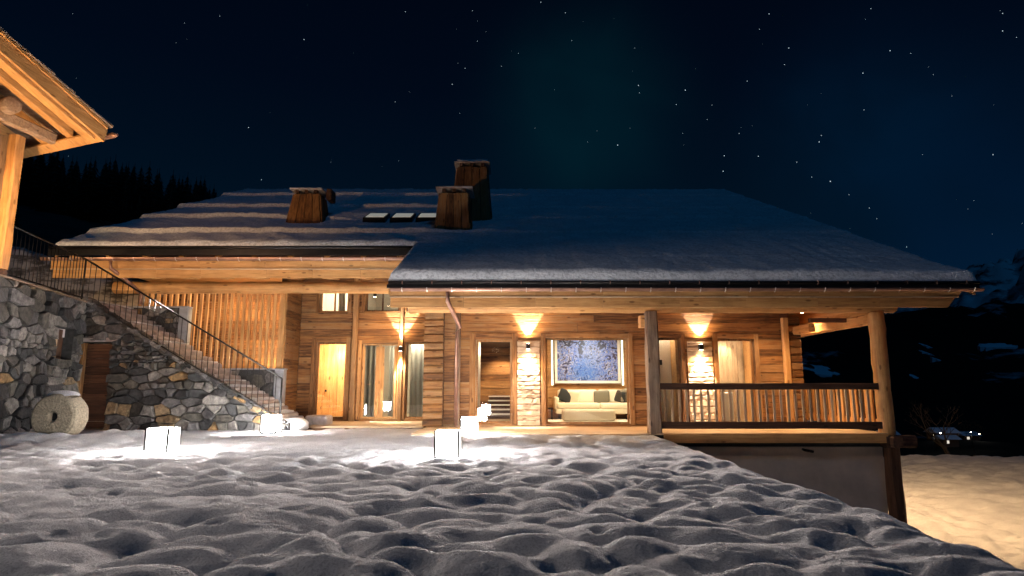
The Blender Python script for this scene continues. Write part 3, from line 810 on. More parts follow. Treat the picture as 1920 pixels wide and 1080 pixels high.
# ------------------------------------------------------------------ iron railing
IR = thing('iron_railing', (-8.2, 15.45, 0), 'black iron railing running along the wall top and down the outer edge of the stairs', 'railing')
r0 = Vector((-10.13, 12.0, 3.18)); r1 = Vector((-10.93, 15.42, 3.18)); r2 = Vector((-5.72, 15.42, .16))
hR = 1.06
def rail(a, b, n_, first):
    tube('handrail', M['iron'], IR, [a + Vector((0, 0, hR)), b + Vector((0, 0, hR))], .022, 6)
    tube('bottom_rail', M['iron'], IR, [a + Vector((0, 0, .07)), b + Vector((0, 0, .07))], .018, 6)
    for i in range(first, n_ + 1):
        p = a + (b - a) * (i / n_)
        big = i in (0, n_)
        tube('railing_post' if big else 'baluster', M['iron'], IR, [p + Vector((0, 0, 0.0 if big else .07)), p + Vector((0, 0, hR))], .024 if big else .0095, 6 if big else 5)
rail(r0, r1, 22, 0); rail(r1, r2, 36, 1)

# ------------------------------------------------------------------ millstone
ms = thing('millstone', (-9.1, 12.5, 0), 'old round millstone with a square hole, standing on edge in the snow by the wall', 'millstone')
mb = MB(); R = .45; cz = .42; n_ = 40; y0, y1 = 12.35, 12.82; cx = -9.08; random.seed(2)
ring = lambda y, r, jit=.008: [(cx + (r + random.uniform(-jit, jit)) * math.cos(2*math.pi*k/n_), y + random.uniform(-jit, jit), cz + (r + random.uniform(-jit, jit)) * math.sin(2*math.pi*k/n_)) for k in range(n_)]
rs_ = [ring(y0 + .35, .085, 0), ring(y0 + .015, .09, 0.002), ring(y0, .12, .004), ring(y0 + .005, R - .05), ring(y0 + .05, R), ring((y0 + y1) / 2, R + .005, .012), ring(y1 - .05, R), ring(y1, R - .06), ring(y1, .05, 0)]
vs = [p for q in rs_ for p in q]; fs = []
for i in range(len(rs_) - 1):
    for k in range(n_): fs.append((i*n_+k, i*n_+(k+1)%n_, (i+1)*n_+(k+1)%n_, (i+1)*n_+k))
fs.append(tuple(range(n_)))
mb.add(vs, fs); mb.build('stone_disc', M['millstone'], ms, bevel=.012)
mb = MB(); mb.box(cx - .06, cx + .06, y0 + .10, y0 + .13, cz - .07, cz + .07); mb.build('hole_back', M['mortar'], ms)
mb = MB(); pts = [(cx + .02 + .27 * math.cos(a), 0, cz + R + .10 * math.sin(a) - .03) for a in np.linspace(0, math.pi, 12)]
vs = []; 
for f, y in ((.55, y0 + .04), (.95, y0 + .12), (1, (y0 + y1) / 2), (.9, y1 - .1), (.5, y1 - .02)):
    vs += [(cx + .02 + (p[0] - cx - .02) * f, y, cz + R - .07 + (p[2] - cz - R + .07) * f) for p in pts]
fs = [(i*12+k, i*12+k+1, (i+1)*12+k+1, (i+1)*12+k) for i in range(4) for k in range(11)]
mb.add(vs, fs); mb.build('snow_cap', M['snow'], None, smooth=True, kind='stuff', label='small cap of snow on top of the millstone', cat='snow')

# ------------------------------------------------------------------ lanterns
for (x, y, lab) in ((-5.52, 9.95, 'glowing white cube lantern nearest the stone wall, standing in deep snow'),
                    (-.96, 9.42, 'glowing white cube lantern in the middle of the snow, nearest the viewer'),
                    (-.92, 13.55, 'glowing white cube lantern at the terrace edge by the downpipe'),
                    (-5.55, 14.45, 'glowing white cube lantern at the foot of the stone stairs')):
    t = thing('lantern', (x, y, -.03), lab, 'lantern', 'cube lanterns in the snow')
    s_ = .17; h_ = .36
    for sx in (-1, 1):
        for sy in (-1, 1):
            box('corner_post', M['iron'], t, x + sx * s_ - .016, x + sx * s_ + .016, y + sy * s_ - .016, y + sy * s_ + .016, -.08, h_ + .01)
    box('lit_panel', M['lantern'], t, x - s_ + .017, x + s_ - .017, y - s_ + .017, y + s_ - .017, 0.0, h_)
    box('base', M['iron'], t, x - s_ - .011, x + s_ + .011, y - s_ - .011, y + s_ + .011, -.10, -.004)

# ================================================================== THE CHALET
H_ = thing('chalet', (0, 18, 0), 'long timber chalet with snow-covered roof, lit windows and covered balcony', 'house')
YW, YR = 16.2, 18.6                   # projecting wall, recessed wall
EY, EZ, SL = 12.7, 3.22, 0.463        # eave of the projecting roof, slope
EL = 15.96; XL, XM, XR = -12.2, -2.6, 9.75; RY = 26.9
def roofz(y): return EZ + SL * (y - EY) if y <= RY else EZ + SL * (RY - EY) - SL * (y - RY)

def planks(parent, x0, x1, z0, z1, y, holes, seed, rowh=(.15, .24), mat='oldX', thick=.035, axis='x'):
    """rows of horizontal boards, split into lengths, leaving openings free"""
    random.seed(seed)
    cuts = sorted(set([z0, z1] + [h[2] for h in holes if z0 < h[2] < z1] + [h[3] for h in holes if z0 < h[3] < z1]))
    for za, zb in zip(cuts[:-1], cuts[1:]):
        n_ = max(1, round((zb - za) / (sum(rowh) / 2))); ws = [random.uniform(.75, 1.25) for _ in range(n_)]; t_ = sum(ws); z = za
        for w_ in ws:
            h = w_ / t_ * (zb - za); zc = z + h / 2
            segs = [(x0, x1)]
            for (a, b, c, d) in holes:
                if c < zc < d:
                    ns = []
                    for (p, q) in segs:
                        if b <= p or a >= q: ns.append((p, q)); continue
                        if a > p: ns.append((p, a))
                        if b < q: ns.append((b, q))
                    segs = ns
            for (p, q) in segs:
                L_ = q - p; k = max(1, int(L_ / 3.8 + random.random() * .8)); xs_ = [p] + sorted(p + L_ * (i + random.uniform(-.25, .25)) / k for i in range(1, k)) + [q]
                for a, b in zip(xs_[:-1], xs_[1:]):
                    o_ = random.uniform(0, .018)
                    m_ = MB()
                    g = .004
                    if axis == 'x':
                        tl = random.uniform(-.006, .006)
                        m_.hexa([(a + g, y - thick - o_ - tl, z + g), (b - g, y - thick - o_ - tl, z + g), (b - g, y, z + g), (a + g, y, z + g), (a + g, y - thick - o_ + tl, z + h - g), (b - g, y - thick - o_ + tl, z + h - g), (b - g, y, z + h - g), (a + g, y, z + h - g)])
                        m_.build('plank', M[mat], parent, bevel=.006)
                    else:
                        m_.box(y, y + thick + o_, a + g, b - g, z + g, z + h - g)
                        m_.build('plank', M['oldY'], parent, bevel=.006)
            z += h

def wall_core(name, x0, x1, z0, z1, y0, y1, holes, mat):
    m_ = MB(); xs_ = sorted(set([x0, x1] + [q for h in holes for q in h[:2]])); zs_ = sorted(set([z0, z1] + [q for h in holes for q in h[2:]]))
    for a, b in zip(xs_[:-1], xs_[1:]):
        for c, d in zip(zs_[:-1], zs_[1:]):
            if any(h[0] < (a + b) / 2 < h[1] and h[2] < (c + d) / 2 < h[3] for h in holes): continue
            m_.box(a, b, y0, y1, c, d)
    return m_.build(name, mat, H_)

# openings: x0, x1, z0, z1
oB = (-.97, .02, .06, 2.24); oS = (.86, 3.08, .04, 2.28); oR1 = (3.82, 4.46, .05, 2.28); oR2 = (5.38, 6.38, .05, 2.26)
front = [oB, oS, oR1, oR2]
oC = (-5.92, -4.98, .06, 2.34); oD = (-4.55, -3.42, .06, 2.30); oE = (-3.22, -2.40, .06, 2.34); oU1 = (-5.90, -4.98, 3.24, 3.92); oU2 = (-4.50, -3.42, 3.26, 3.92); oU3 = (-3.22, -2.5, 3.26, 3.92)
rec = [oC, oD, oE, oU1, oU2, oU3]
wall_core('wall_core', -2.28, 7.35, -.05, 4.72, YW, YW + .16, front, M['darkX'])
wall_core('wall_core', -6.45, -2.28, -.05, 5.80, YR, YR + .16, rec, M['darkX'])
fw = part('front_wall', H_, 'projecting front wall of weathered boards', (2.5, YW, 0))
planks(fw, -1.78, 7.10, .0, 4.6, YW, front, 1)
rw = part('recessed_wall', H_, 'recessed left wall of weathered boards', (-4.4, YR, 0))
planks(rw, -6.42, -2.3, .0, 5.7, YR, rec, 2)
sw = part('return_wall', H_, 'short side wall beside the slatted screen', (-6.45, 18, 0))
planks(sw, 17.4, 18.58, .0, 4.6, -6.47, [], 3, axis='y')
box('wall_core', M['darkX'], H_, -6.6, -6.47, 17.35, 18.76, -.05, 5.2)
box('side_wall', M['oldY'], H_, 7.20, 7.35, YW + .17, 38, -.05, 4.5)
box('side_wall', M['oldY'], H_, -2.28, -2.14, YW + .17, YR, -.05, 5.0)
box('side_wall', M['oldY'], H_, -11.5, -11.36, 19.4, 38, 0, 6.0)
box('back_wall', M['oldX'], H_, -11.5, 7.35, 38.0, 38.2, -3, 4.4)
# corner of crossed log ends
random.seed(8)
z = 0.0
while z < 4.3:
    h = random.uniform(.17, .23)
    timber('log_end', M['oldX'], fw, (-2.30, YW - .03, z + h / 2), (-1.80, YW - .03, z + h / 2), .16 + random.uniform(0, .05), h - .012, .008, 3, .2)
    z += h
# log corner at the right end
z = 0.05
while z < 2.75:
    h = random.uniform(.18, .23)
    timber('log_end', M['oldX'], fw, (7.26, YW - .05, z + h / 2), (7.56, YW - .05, z + h / 2), .18, h - .012, .008, 3, .2)
    z += h
timber('corner_post', M['newZ'], H_, (7.16, YW - .13, 0), (7.16, YW - .13, 2.8), .16, .14, .004)
for (x, y, z1, w_) in ((-1.42, YW - .12, 4.3, .13), (-4.74, YR - .10, 5.5, .16), (-3.33, YR - .10, 5.5, .11), (3.30, YW - .10, 2.6, .0)):
    if w_: timber('wall_post', M['greyZ'] if x > -2 else M['oldZ'], H_, (x, y, 0), (x, y, z1), w_, w_, .006)

# ---- windows and doors
def window(name, op, y, fw_=.09, mul=(), rail_=(), label=None, mat='oldZ', glass=True, trim=.10):
    x0, x1, z0, z1 = op
    t = part(name, H_, label, ((x0 + x1) / 2, y, z0))
    for a, b in ((x0 - trim + .02, x0 + .02), (x1 - .02, x1 + trim - .02)):
        box('casing', M[mat], t, a, b, y - .075, y + .06, z0, z1 + trim, bevel=.006)
    box('casing', M['oldX'], t, x0 + .021, x1 - .021, y - .07, y + .06, z1, z1 + trim - .004, bevel=.006)
    box('sill', M['oldX'], t, x0 + .021, x1 - .021, y - .08, y + .10, z0 - .05, z0 + .02)
    f = .05
    m_ = MB(); m_.box(x0 + .022, x0 + .022 + f, y + .07, y + .12, z0 + .021, z1 - .001); m_.box(x1 - .022 - f, x1 - .022, y + .07, y + .12, z0 + .021, z1 - .001)
    m_.box(x0 + .022 + f, x1 - .022 - f, y + .07, y + .12, z1 - f, z1 - .001); m_.box(x0 + .022 + f, x1 - .022 - f, y + .07, y + .12, z0 + .021, z0 + .02 + f)
    for q in mul: m_.box(q[0], q[1], y + .065, y + .125, z0 + .02 + f, z1 - f)
    m_.build('frame', M[mat], t)
    if glass: box('pane', M['glass'], t, x0 + .07, x1 - .07, y + .092, y + .098, z0 + .06, z1 - .05)
    return t
window('glass_door', oB, YW, label='glass door showing a corridor with a wooden back wall', trim=.16)
window('picture_window', oS, YW, label='large picture window of the living room', trim=.12)
window('window', oR1, YW, label='narrow window by the balcony post')
window('window', oR2, YW, label='window with lit vertical boards behind the balcony', trim=.12)
window('window', oC, YR, label='leftmost tall window with bright pine boards behind', trim=.14)
dd = window('double_door', oD, YR, mul=((-4.03, -3.94),), label='double glazed entrance door with two leaves', mat='newZ')
box('handle', M['copper'], dd, -4.36, -4.26, YR + .03, YR + .06, 1.08, 1.10)
for (a, b) in ((-4.52, -4.44), (-3.55, -3.47), (-4.11, -4.03), (-3.94, -3.86)):
    box('door_stile', M['newZ'], dd, a, b, YR + .03, YR + .066, .10, 2.22)
window('window', oE, YR, label='narrow tall window right of the wall lamp')
window('window', oU1, YR, label='left upper window under the eaves with a curtain', mul=((-5.46, -5.42),))
window('window', oU2, YR, label='middle upper window under the eaves', mul=((-3.99, -3.95),))
window('window', oU3, YR, label='right upper window half hidden by the lower eave')

# ---- rooms behind the glass
def room(label, x0, x1, y0, y1, z0, z1, wall='oldX', back=None, ceil='oldX', floor='floor'):
    t = part('room', H_, label, ((x0 + x1) / 2, y1, z0))
    box('floor', M[floor], t, x0, x1, y0, y1, z0 - .05, z0); box('ceiling', M[ceil], t, x0, x1, y0, y1, z1, z1 + .05)
    box('side_wall', M[wall], t, x0 - .05, x0, y0, y1, z0, z1); box('side_wall', M[wall], t, x1, x1 + .05, y0, y1, z0, z1)
    if back != 'none': box('back_wall', M[back or wall], t, x0, x1, y1, y1 + .05, z0, z1)
    return t
YI = YW + .17; YJ = YR + .17
rS = room('living room', .55, 4.35, YI, 19.5, .04, 2.75, wall='newX', back='none', floor='floor')
planks(rS, .56, 4.34, .05, 2.74, 19.5, [], 40, rowh=(.2, .3), mat='newX')
rB = room('corridor', -1.35, .40, YI, 23.0, .05, 2.45, back='none', ceil='greyX')
planks(rB, -1.34, .39, .06, 2.44, 23.0, [], 41, rowh=(.18, .28))
for k in range(5):
    box('stripe_riser', M['darkX'], rB, -.75, .30, 19.02 + k * .35, 19.34 + k * .35, .05, .16 + k * .13)
    box('reflected_stripe_tread', M['white'], rB, -.77, .32, 19.0 + k * .35, 19.34 + k * .35, .165 + k * .13, .20 + k * .13)  # white treads over dark risers imitate pale stripes reflected in the glass
box('partition', M['white'], rB, -1.0, -.93, 17.0, 18.2, .05, 2.3)
rR1 = room('narrow room', 3.6, 4.75, YI, 18.4, .04, 2.7, wall='greige', back='greige', ceil='white')
box('door_leaf', M['white'], rR1, 4.02, 4.44, 16.9, 16.94, .05, 2.4)
box('wall_tablet', M['cushdark'], rR1, 4.02, 4.10, 16.85, 16.895, 1.60, 1.74)
rR2 = room('bathroom', 5.15, 6.75, YI, 18.0, .04, 2.7, wall='newZ', back='none', ceil='white')
random.seed(50); x = 5.16
while x < 6.74:
    w_ = random.uniform(.12, .2); box('plank', M['paleZ'], rR2, x, min(x + w_ - .006, 6.74), 17.96, 18.0 - random.uniform(0, .01), .05, 2.69, bevel=.004); x += w_
box('vanity', M['white'], rR2, 5.5, 6.15, 17.3, 17.8, .05, .86, bevel=.02)
rC = room('hall with pine boards', -6.3, -4.82, YJ, 20.0, .08, 2.6, wall='newZ', back='none', ceil='newX')
random.seed(51); x = -6.29
while x < -4.84:
    w_ = random.uniform(.2, .34); box('plank', M['newZ'], rC, x, min(x + w_ - .006, -4.83), 19.9, 20.0 - random.uniform(0, .02), .09, 2.59, bevel=.005); x += w_
box('door_knob', M['iron'], rC, -5.98, -5.93, 19.86, 19.90, .86, .92)
rD = room('dim sitting room', -4.75, -1.6, YJ, 22.5, .08, 2.6, wall='greige', back='greige', ceil='greige')
def curtain(parent, x0, x1, y, z0, z1):
    m_ = MB(); n_ = int((x1 - x0) / .03); vs = []
    for i in range(n_ + 1):
        x = x0 + (x1 - x0) * i / n_; yy = y + .035 * math.sin(i * 1.25) + random.uniform(-.006, .006)
        vs += [(x, yy, z0), (x, yy, z1)]
    m_.add(vs, [(2 * i, 2 * i + 2, 2 * i + 3, 2 * i + 1) for i in range(n_)])
    return m_.build('curtain', M['curtain'], parent, smooth=True)
curtain(rD, -4.7, -4.1, 19.3, .1, 2.55); curtain(rD, -3.9, -3.5, 19.6, .1, 2.55); curtain(rD, -3.15, -2.7, 19.2, .1, 2.55)
rU1 = room('upper left room', -6.3, -4.82, YJ, 20.6, 2.9, 4.6, wall='white', back='white', ceil='newX')
curtain(rU1, -5.42, -5.22, 19.0, 2.95, 4.5)
box('wardrobe', M['newZ'], rU1, -5.2, -4.95, 19.2, 19.8, 2.9, 4.4)
rU2 = room('upper right room', -4.75, -2.3, YJ, 21.2, 2.9, 4.6, wall='greige', back='greige', ceil='greyX')

# ---- wall tops and the log purlins
def log_beam(name, mat, parent, a, b, r, n=14, rnd=True, jit=.035, **kw):
    a = Vector(a); b = Vector(b); k = 22; pts = [a + (b - a) * i / k for i in range(k + 1)]
    if rnd:
        d = (b - a).normalized(); pts = [a - d * .02] + pts + [b + d * .06]
        rs_ = [r * .82] + [r * random.uniform(.95, 1.05) for _ in range(k + 1)] + [r * .72]
    else: rs_ = [r * random.uniform(.96, 1.04) for _ in pts]
    m_ = MB(); m_.tube(pts, r, n, rs=rs_, jit=jit); return m_.build(name, mat, parent, smooth=True, **kw)
log_beam('purlin', M['newX'], H_, (-2.35, 13.95, 2.83), (8.72, 13.95, 2.83), .155)
log_beam('purlin', M['newX'], H_, (-11.3, 17.25, 3.80), (-2.9, 17.25, 3.80), .172, label='thick hewn log beam over the slatted screen')
log_beam('purlin', M['newX'], H_, (-2.3, 16.0, 3.95), (8.9, 16.0, 3.95), .15)
timber('eave_plate', M['newX'], H_, (-2.3, 13.35, 2.86), (9.15, 13.35, 2.86), .14, .12, .004, 20)
timber('side_beam', M['newY'], H_, (8.28, 14.0, 2.55), (8.28, 18.5, 2.55), .2, .24, .008, 10)
timber('side_beam', M['darkX'], H_, (7.3, 15.0, 2.62), (8.2, 15.0, 2.62), .1, .10, .004, 3)
timber('bracket', M['newY'], H_, (7.45, 15.2, 2.46), (7.45, 16.2, 2.46), .16, .22, .006, 4)
m_ = MB(); m_.hexa([(8.24, 14.1, 2.66), (8.27, 14.1, 2.66), (8.27, 18.6, 2.66), (8.24, 18.6, 2.66), (8.24, 14.1, roofz(14.1) - .34), (8.27, 14.1, roofz(14.1) - .34), (8.27, 18.6, roofz(18.6) - .34), (8.24, 18.6, roofz(18.6) - .34)])
m_.build('gable_panel', M['newY'], H_)
# posts of the balcony
timber('post', M['greyZ'], H_, (3.16, 13.9, -.02), (3.16, 13.9, 2.70), .27, .25, .012, 10, .12, label='squared hewn post standing at the terrace edge')
m_ = MB(); k_ = 14; m_.tube([(8.31, 13.93, -.05 + 2.75 * i / k_) for i in range(k_ + 1)], .17, 10, rs=[random.uniform(.155, .18) for _ in range(k_ + 1)], jit=.05)
m_.build('post', M['newZ'], H_, smooth=True, label='round log post at the balcony corner')
timber('post', M['newZ'], H_, (8.32, 18.45, -.05), (8.32, 18.45, 2.45), .13, .13, .004)
timber('bracket_block', M['newX'], H_, (3.0, 14.05, 2.35), (3.0, 14.05, 2.62), .16, .2, .006, 3)

# ---- roof
def roof_slab(name, x0, x1, y0, y1, th, mat, off=0.0):
    m_ = MB(); ys_ = [y0, y1]
    m_.hexa([(x0, y0, roofz(y0) - th + off), (x1, y0, roofz(y0) - th + off), (x1, y1, roofz(y1) - th + off), (x0, y1, roofz(y1) - th + off), (x0, y0, roofz(y0) + off), (x1, y0, roofz(y0) + off), (x1, y1, roofz(y1) + off), (x0, y1, roofz(y1) + off)])
    return m_.build(name, mat, H_)
roof_slab('roof', XM, XR, EY, RY, .13, M['edge'])
roof_slab('roof', XL, XM - .002, EL, RY, .13, M['edge'])
roof_slab('roof', XL, XR, RY + .002, 41.0, .13, M['edge'])
roof_slab('soffit', XM + .05, XR - .05, EY + .05, RY, .03, M['newY'], -.132)
roof_slab('soffit', XL + .05, XM, EL + .05, RY, .03, M['newY'], -.132)
random.seed(14)
x = XM + .3
while x < XR - .1:
    timber('rafter', M['newY'], H_, (x, EY + .16, roofz(EY + .16) - .25), (x, 17.2, roofz(17.2) - .25), .12, .17, .003, 4); x += .86
x = XL + .35
while x < XM - .1:
    timber('rafter', M['newY'], H_, (x, EL + .18, roofz(EL + .18) - .27), (x, 20.0, roofz(20.0) - .27), .14, .2, .003, 4); x += .98
# exposed rafter tails between fascia and log on the left
x = -10.1
while x < -3.2:
    timber('rafter_tail', M['newY'], H_, (x, 16.55, 4.03), (x, 17.3, 4.12), .34, .16, .006, 3); x += 1.0
box('eave_board', M['darkX'], H_, -11.4, -2.7, 17.0, 17.04, 4.1, 4.9)
box('eave_board', M['oldX'], H_, XM + .1, 7.3, 14.15, 14.19, 2.95, 3.75)
box('wall_top', M['darkX'], H_, -6.5, -2.3, YR - .01, YR + .02, 5.5, 5.75)

def fascia(x0, x1, ye, ze, h1, h2, right_slope=0.0, n_=8):
    """two stacked boards in lengths, gutter with straps, drip edge and snow pipe"""
    random.seed(int(ye * 10)); L_ = x1 - x0; xs_ = [x0] + [x0 + L_ * (i + random.uniform(-.2, .2)) / n_ for i in range(1, n_)] + [x1]
    for a, b in zip(xs_[:-1], xs_[1:]):
        e_ = right_slope if b == x1 else 0; s0 = (-right_slope) if a == x0 else 0
        m_ = MB(); g = .002
        m_.hexa([(a + g, ye + .12, ze - .02 - h1), (b - g - e_ * .4, ye + .12, ze - .02 - h1), (b - g - e_ * .4, ye + .17, ze - .02 - h1), (a + g, ye + .17, ze - .02 - h1), (a + g, ye + .10, ze), (b - g, ye + .10, ze), (b - g, ye + .17, ze), (a + g, ye + .17, ze)])
        m_.build('fascia_board', M['newX'], H_)
        m_ = MB(); z1 = ze - .025 - h1
        m_.hexa([(a + g, ye + .20, z1 - h2), (b - g - e_, ye + .20, z1 - h2), (b - g - e_, ye + .28, z1 - h2), (a + g, ye + .28, z1 - h2), (a + g, ye + .19, z1 + .02), (b - g - e_ * .4, ye + .19, z1 + .02), (b - g - e_ * .4, ye + .28, z1 + .02), (a + g, ye + .28, z1 + .02)])
        m_.build('fascia_board', M['newX'], H_)
        box('lit_line_strip', M['paleX'], H_, a + g, b - g - e_ * .4, ye + .085, ye + .12, ze - .034 - h1, ze - .012 - h1)  # pale strip added to imitate the lit line between the boards
M['strap'] = plain('bright_metal_strap', (0.62, 0.55, 0.5), 0.35, 0.7)
def gutter(x0, x1, y, z, r, step):
    t = part('gutter', H_, None, ((x0 + x1) / 2, y, z))
    m_ = MB(); n_ = 9; vs = []
    for x in (x0, x1):
        for i in range(n_):
            a = math.pi + math.pi * i / (n_ - 1)
            vs.append((x, y + r * math.cos(a), z + r * math.sin(a)))
        for i in range(n_):
            a = 2 * math.pi - math.pi * i / (n_ - 1)
            vs.append((x, y + (r - .006) * math.cos(a), z + (r - .006) * math.sin(a) + .002))
    q = 2 * n_
    fs = [(i, (i + 1) % q, (i + 1) % q + q, i + q) for i in range(q)]
    m_.add(vs, fs)
    for x in (x0 + .005, x1 - .005): m_.add([(x, y + r * math.cos(math.pi + math.pi * i / (n_ - 1)), z + r * math.sin(math.pi + math.pi * i / (n_ - 1))) for i in range(n_)], [tuple(range(n_)), tuple(reversed(range(n_)))])
    m_.build('channel', M['copper'], t)
    x = x0 + .25
    while x < x1 - .1:
        m_ = MB(); m_.tube([(x, y - r - .006, z + .008), (x, y - r * .72, z - r * .72), (x, y, z - r - .007), (x, y + r, z - .02)], .012, 5)
        m_.build('gutter_strap', M['strap'], t); x += step
# projecting roof edge
fascia(XM + .02, 9.52, EY - .02, 3.02, .12, .20, .28)
gutter(XM + .05, 9.86, EY - .01, 3.045, .065, .52)
tube('snow_pipe', M['edge'], H_, [(XM + .02, EY - .06, 3.16), (XR + .02, EY - .06, 3.16)], .032, 8)
box('drip_edge', M['edge'], H_, XM - .02, XR + .02, EY - .055, EY - .004, 3.05, 3.125)
x = XM + .3
while x < XR:
    box('pipe_clip', M['copper'], H_, x, x + .02, EY - .10, EY - .0, 3.125, 3.20); x += .62
# left roof edge
fascia(-12.45, XM - .1, EL + .18, 4.37, .20, .22, .10, 7)
gutter(-12.6, XM - .02, EL + .14, 4.42, .075, .56)
tube('snow_pipe', M['edge'], H_, [(XL - .1, EL - .06, 4.66), (XM - .05, EL - .06, 4.66)], .03, 8)
box('drip_edge', M['edge'], H_, XL - .12, XM - .01, EL - .03, EL + .03, 4.46, 4.62)
# verge boards
for (x, y0, y1) in ((XR - .03, EY + .05, RY), (XL + .03, EL + .05, RY), (XM + .03, EY + .05, EL)):
    m_ = MB(); m_.hexa([(x - .03, y0, roofz(y0) - .32), (x + .03, y0, roofz(y0) - .32), (x + .03, y1, roofz(y1) - .32), (x - .03, y1, roofz(y1) - .32), (x - .03, y0, roofz(y0) - .04), (x + .03, y0, roofz(y0) - .04), (x + .03, y1, roofz(y1) - .04), (x - .03, y1, roofz(y1) - .04)])
    m_.build('verge_board', M['newY'], H_)

# ---- chimneys clad in boards
def chimney(label, x0, x1, y0, zt, taper, dep, cap_ov, snowy=False, mirror=False):
    yc = y0 + dep / 2; zb = roofz(y0) - .1; xc = (x0 + x1) / 2
    t = part('chimney', H_, label, (xc, yc, zb))
    w = (x1 - x0) / 2; wt = w * taper; d = dep / 2; dt = d * taper
    zb2 = zb
    m_ = MB(); e_ = .03
    m_.hexa([(xc-w+e_, yc-d+e_, zb2-.5), (xc+w-e_, yc-d+e_, zb2-.5), (xc+w-e_, yc+d-e_, zb2-.5), (xc-w+e_, yc+d-e_, zb2-.5), (xc-wt+e_, yc-dt+e_, zt-.2), (xc+wt-e_, yc-dt+e_, zt-.2), (xc+wt-e_, yc+dt-e_, zt-.2), (xc-wt+e_, yc+dt-e_, zt-.2)])
    m_.build('core', M['darkZ'], t)
    random.seed(int(xc * 10) + 99); n_ = 4
    for side in range(4):
        for i in range(n_):
            a, b = i / n_ + .012, (i + 1) / n_ - .012; o_ = random.uniform(0, .03)
            def P(f, top):
                ww, ddd, z = (wt, dt, zt - .16 - random.uniform(0, .03)) if top else (w, d, zb2 - (.1 if side == 0 else .0))
                q = -1 + 2 * f
                return {0: (xc + q * ww, yc - ddd, z), 1: (xc + ww, yc + q * ddd, z), 2: (xc - q * ww, yc + ddd, z), 3: (xc - ww, yc - q * ddd, z)}[side]
            nrm_ = {0: Vector((0, -1, .1)), 1: Vector((1, 0, .1)), 2: Vector((0, 1, .1)), 3: Vector((-1, 0, .1))}[side]
            c4 = [Vector(P(a, 0)), Vector(P(b, 0)), Vector(P(b, 1)), Vector(P(a, 1))]
            m_ = MB(); ins = c4; out_ = [q + nrm_ * (.025 + o_) for q in c4]
            m_.add(ins + out_, [(3, 2, 1, 0), (4, 5, 6, 7), (0, 1, 5, 4), (1, 2, 6, 5), (2, 3, 7, 6), (3, 0, 4, 7)])
            m_.build('board', M['oldZ'], t)
    for i in range(3):
        for s_ in (-1, 1):
            xx = xc - wt * .75 + i * wt * .75
            box('bearer', M['darkX'], t, xx - .05, xx + .05, yc - s_ * dt - .08, yc - s_ * dt + .08, zt - .15, zt - .05)
    box('cap', M['stepstone'], t, xc - wt - cap_ov, xc + wt + cap_ov, yc - dt - cap_ov, yc + dt + cap_ov, zt - .05, zt + .01, bevel=.01)
    if snowy:
        m_ = MB(); m_.beam((xc - wt - .02, yc, zt + .05), (xc + wt + .02, yc, zt + .05), dt * 2.1, .12, .015, 5, .4); m_.build('snow_cap', M['roofsnow'], t)
    return t, xc, yc
chimney('leftmost short board-clad chimney with a side flue cowl', -7.22, -6.08, 19.0, 7.35, .70, .95, .13)
box('flue_cowl', M['darkX'], H_, -6.08, -5.90, 19.3, 19.8, 7.05, 7.42, bevel=.02)
chimney('middle board-clad chimney, lowest on the roof', -2.27, -1.20, 17.6, 6.92, .76, 1.0, .15)
chimney('tallest board-clad chimney with snow on its cap', -2.0, -.66, 19.4, 8.42, .72, 1.3, .12, True)

# ---- roof windows
for i, x in enumerate((-4.80, -3.93, -3.10)):
    t = part('roof_window', H_, None, (x, 19.3, roofz(19.3) + .2))
    def Q(xx, y, dz): return (xx, y, roofz(y) + dz)
    m_ = MB(); m_.hexa([Q(x, 19.1, .02), Q(x + .72, 19.1, .02), Q(x + .72, 19.9, .02), Q(x, 19.9, .02), Q(x, 19.1, .20), Q(x + .72, 19.1, .20), Q(x + .72, 19.9, .20), Q(x, 19.9, .20)]); m_.build('kerb', M['edge'], t)
    M.setdefault('skyl', emit('skylight_glow', (1.0, .97, .80), 0.22))
    m_ = MB(); m_.hexa([Q(x + .07, 19.18, .202), Q(x + .65, 19.18, .202), Q(x + .65, 19.82, .202), Q(x + .07, 19.82, .202), Q(x + .07, 19.18, .22), Q(x + .65, 19.18, .22), Q(x + .65, 19.82, .22), Q(x + .07, 19.82, .22)]); m_.build('pane', M['skyl'], t)

# ---- snow on the roof
xs = np.concatenate([np.linspace(XL - .02, XM, 180), np.linspace(XM, XR + .02, 250)[1:]])
ys = np.concatenate([np.linspace(EY - .03, EL - .02, 110), np.linspace(EL - .02, RY + .1, 300)[1:]])
X, Y = np.meshgrid(xs, ys)
inside = (Y >= EL - .021) | (X >= XM - .001)
dd_ = np.minimum.reduce([X - (XL - .02), (XR + .02) - X, Y - (EY - .03)])
dl = np.where(X < XM, Y - (EL - .02), 9); dn = np.where(Y < EL, X - XM, 9)
dc = np.where((X >= XM) & (Y >= EL - .02), np.hypot(X - XM, Y - EL) + 9, 9)
jag = .05 * (fbm(X * 4, Y * 4, 2) - .5)
dd_ = np.maximum(np.minimum.reduce([dd_, dl, dn, dc]) , 0)
edge = np.sqrt(np.clip(1 - (1 - np.clip((dd_ + 1e-4) / .17, 0, 1)) ** 2, 0, 1))
leftw = smooth(1.5, -4.0, X) * .65 + .35
saw = np.zeros_like(X)
wob = .012 * (fbm(X * 0.5, Y * 0 + 3, 2) - .5)
for yk in (EY - .1, 14.32, 17.12, 19.5, 21.58, 24.78):
    w_ = np.where((yk < 15) , np.where(X > -2.5, .55, 0), 1.0)
    amp = (.14 if yk > 15 else .10) * leftw * w_
    u = Y + wob - yk
    saw += amp * np.where(u > 0, np.exp(-u / 0.75), np.exp(-(u / .06) ** 2))
saw += .0 * leftw * np.where(X < XM, np.exp(-np.maximum(Y - EL, 0) / 1.0), 0)
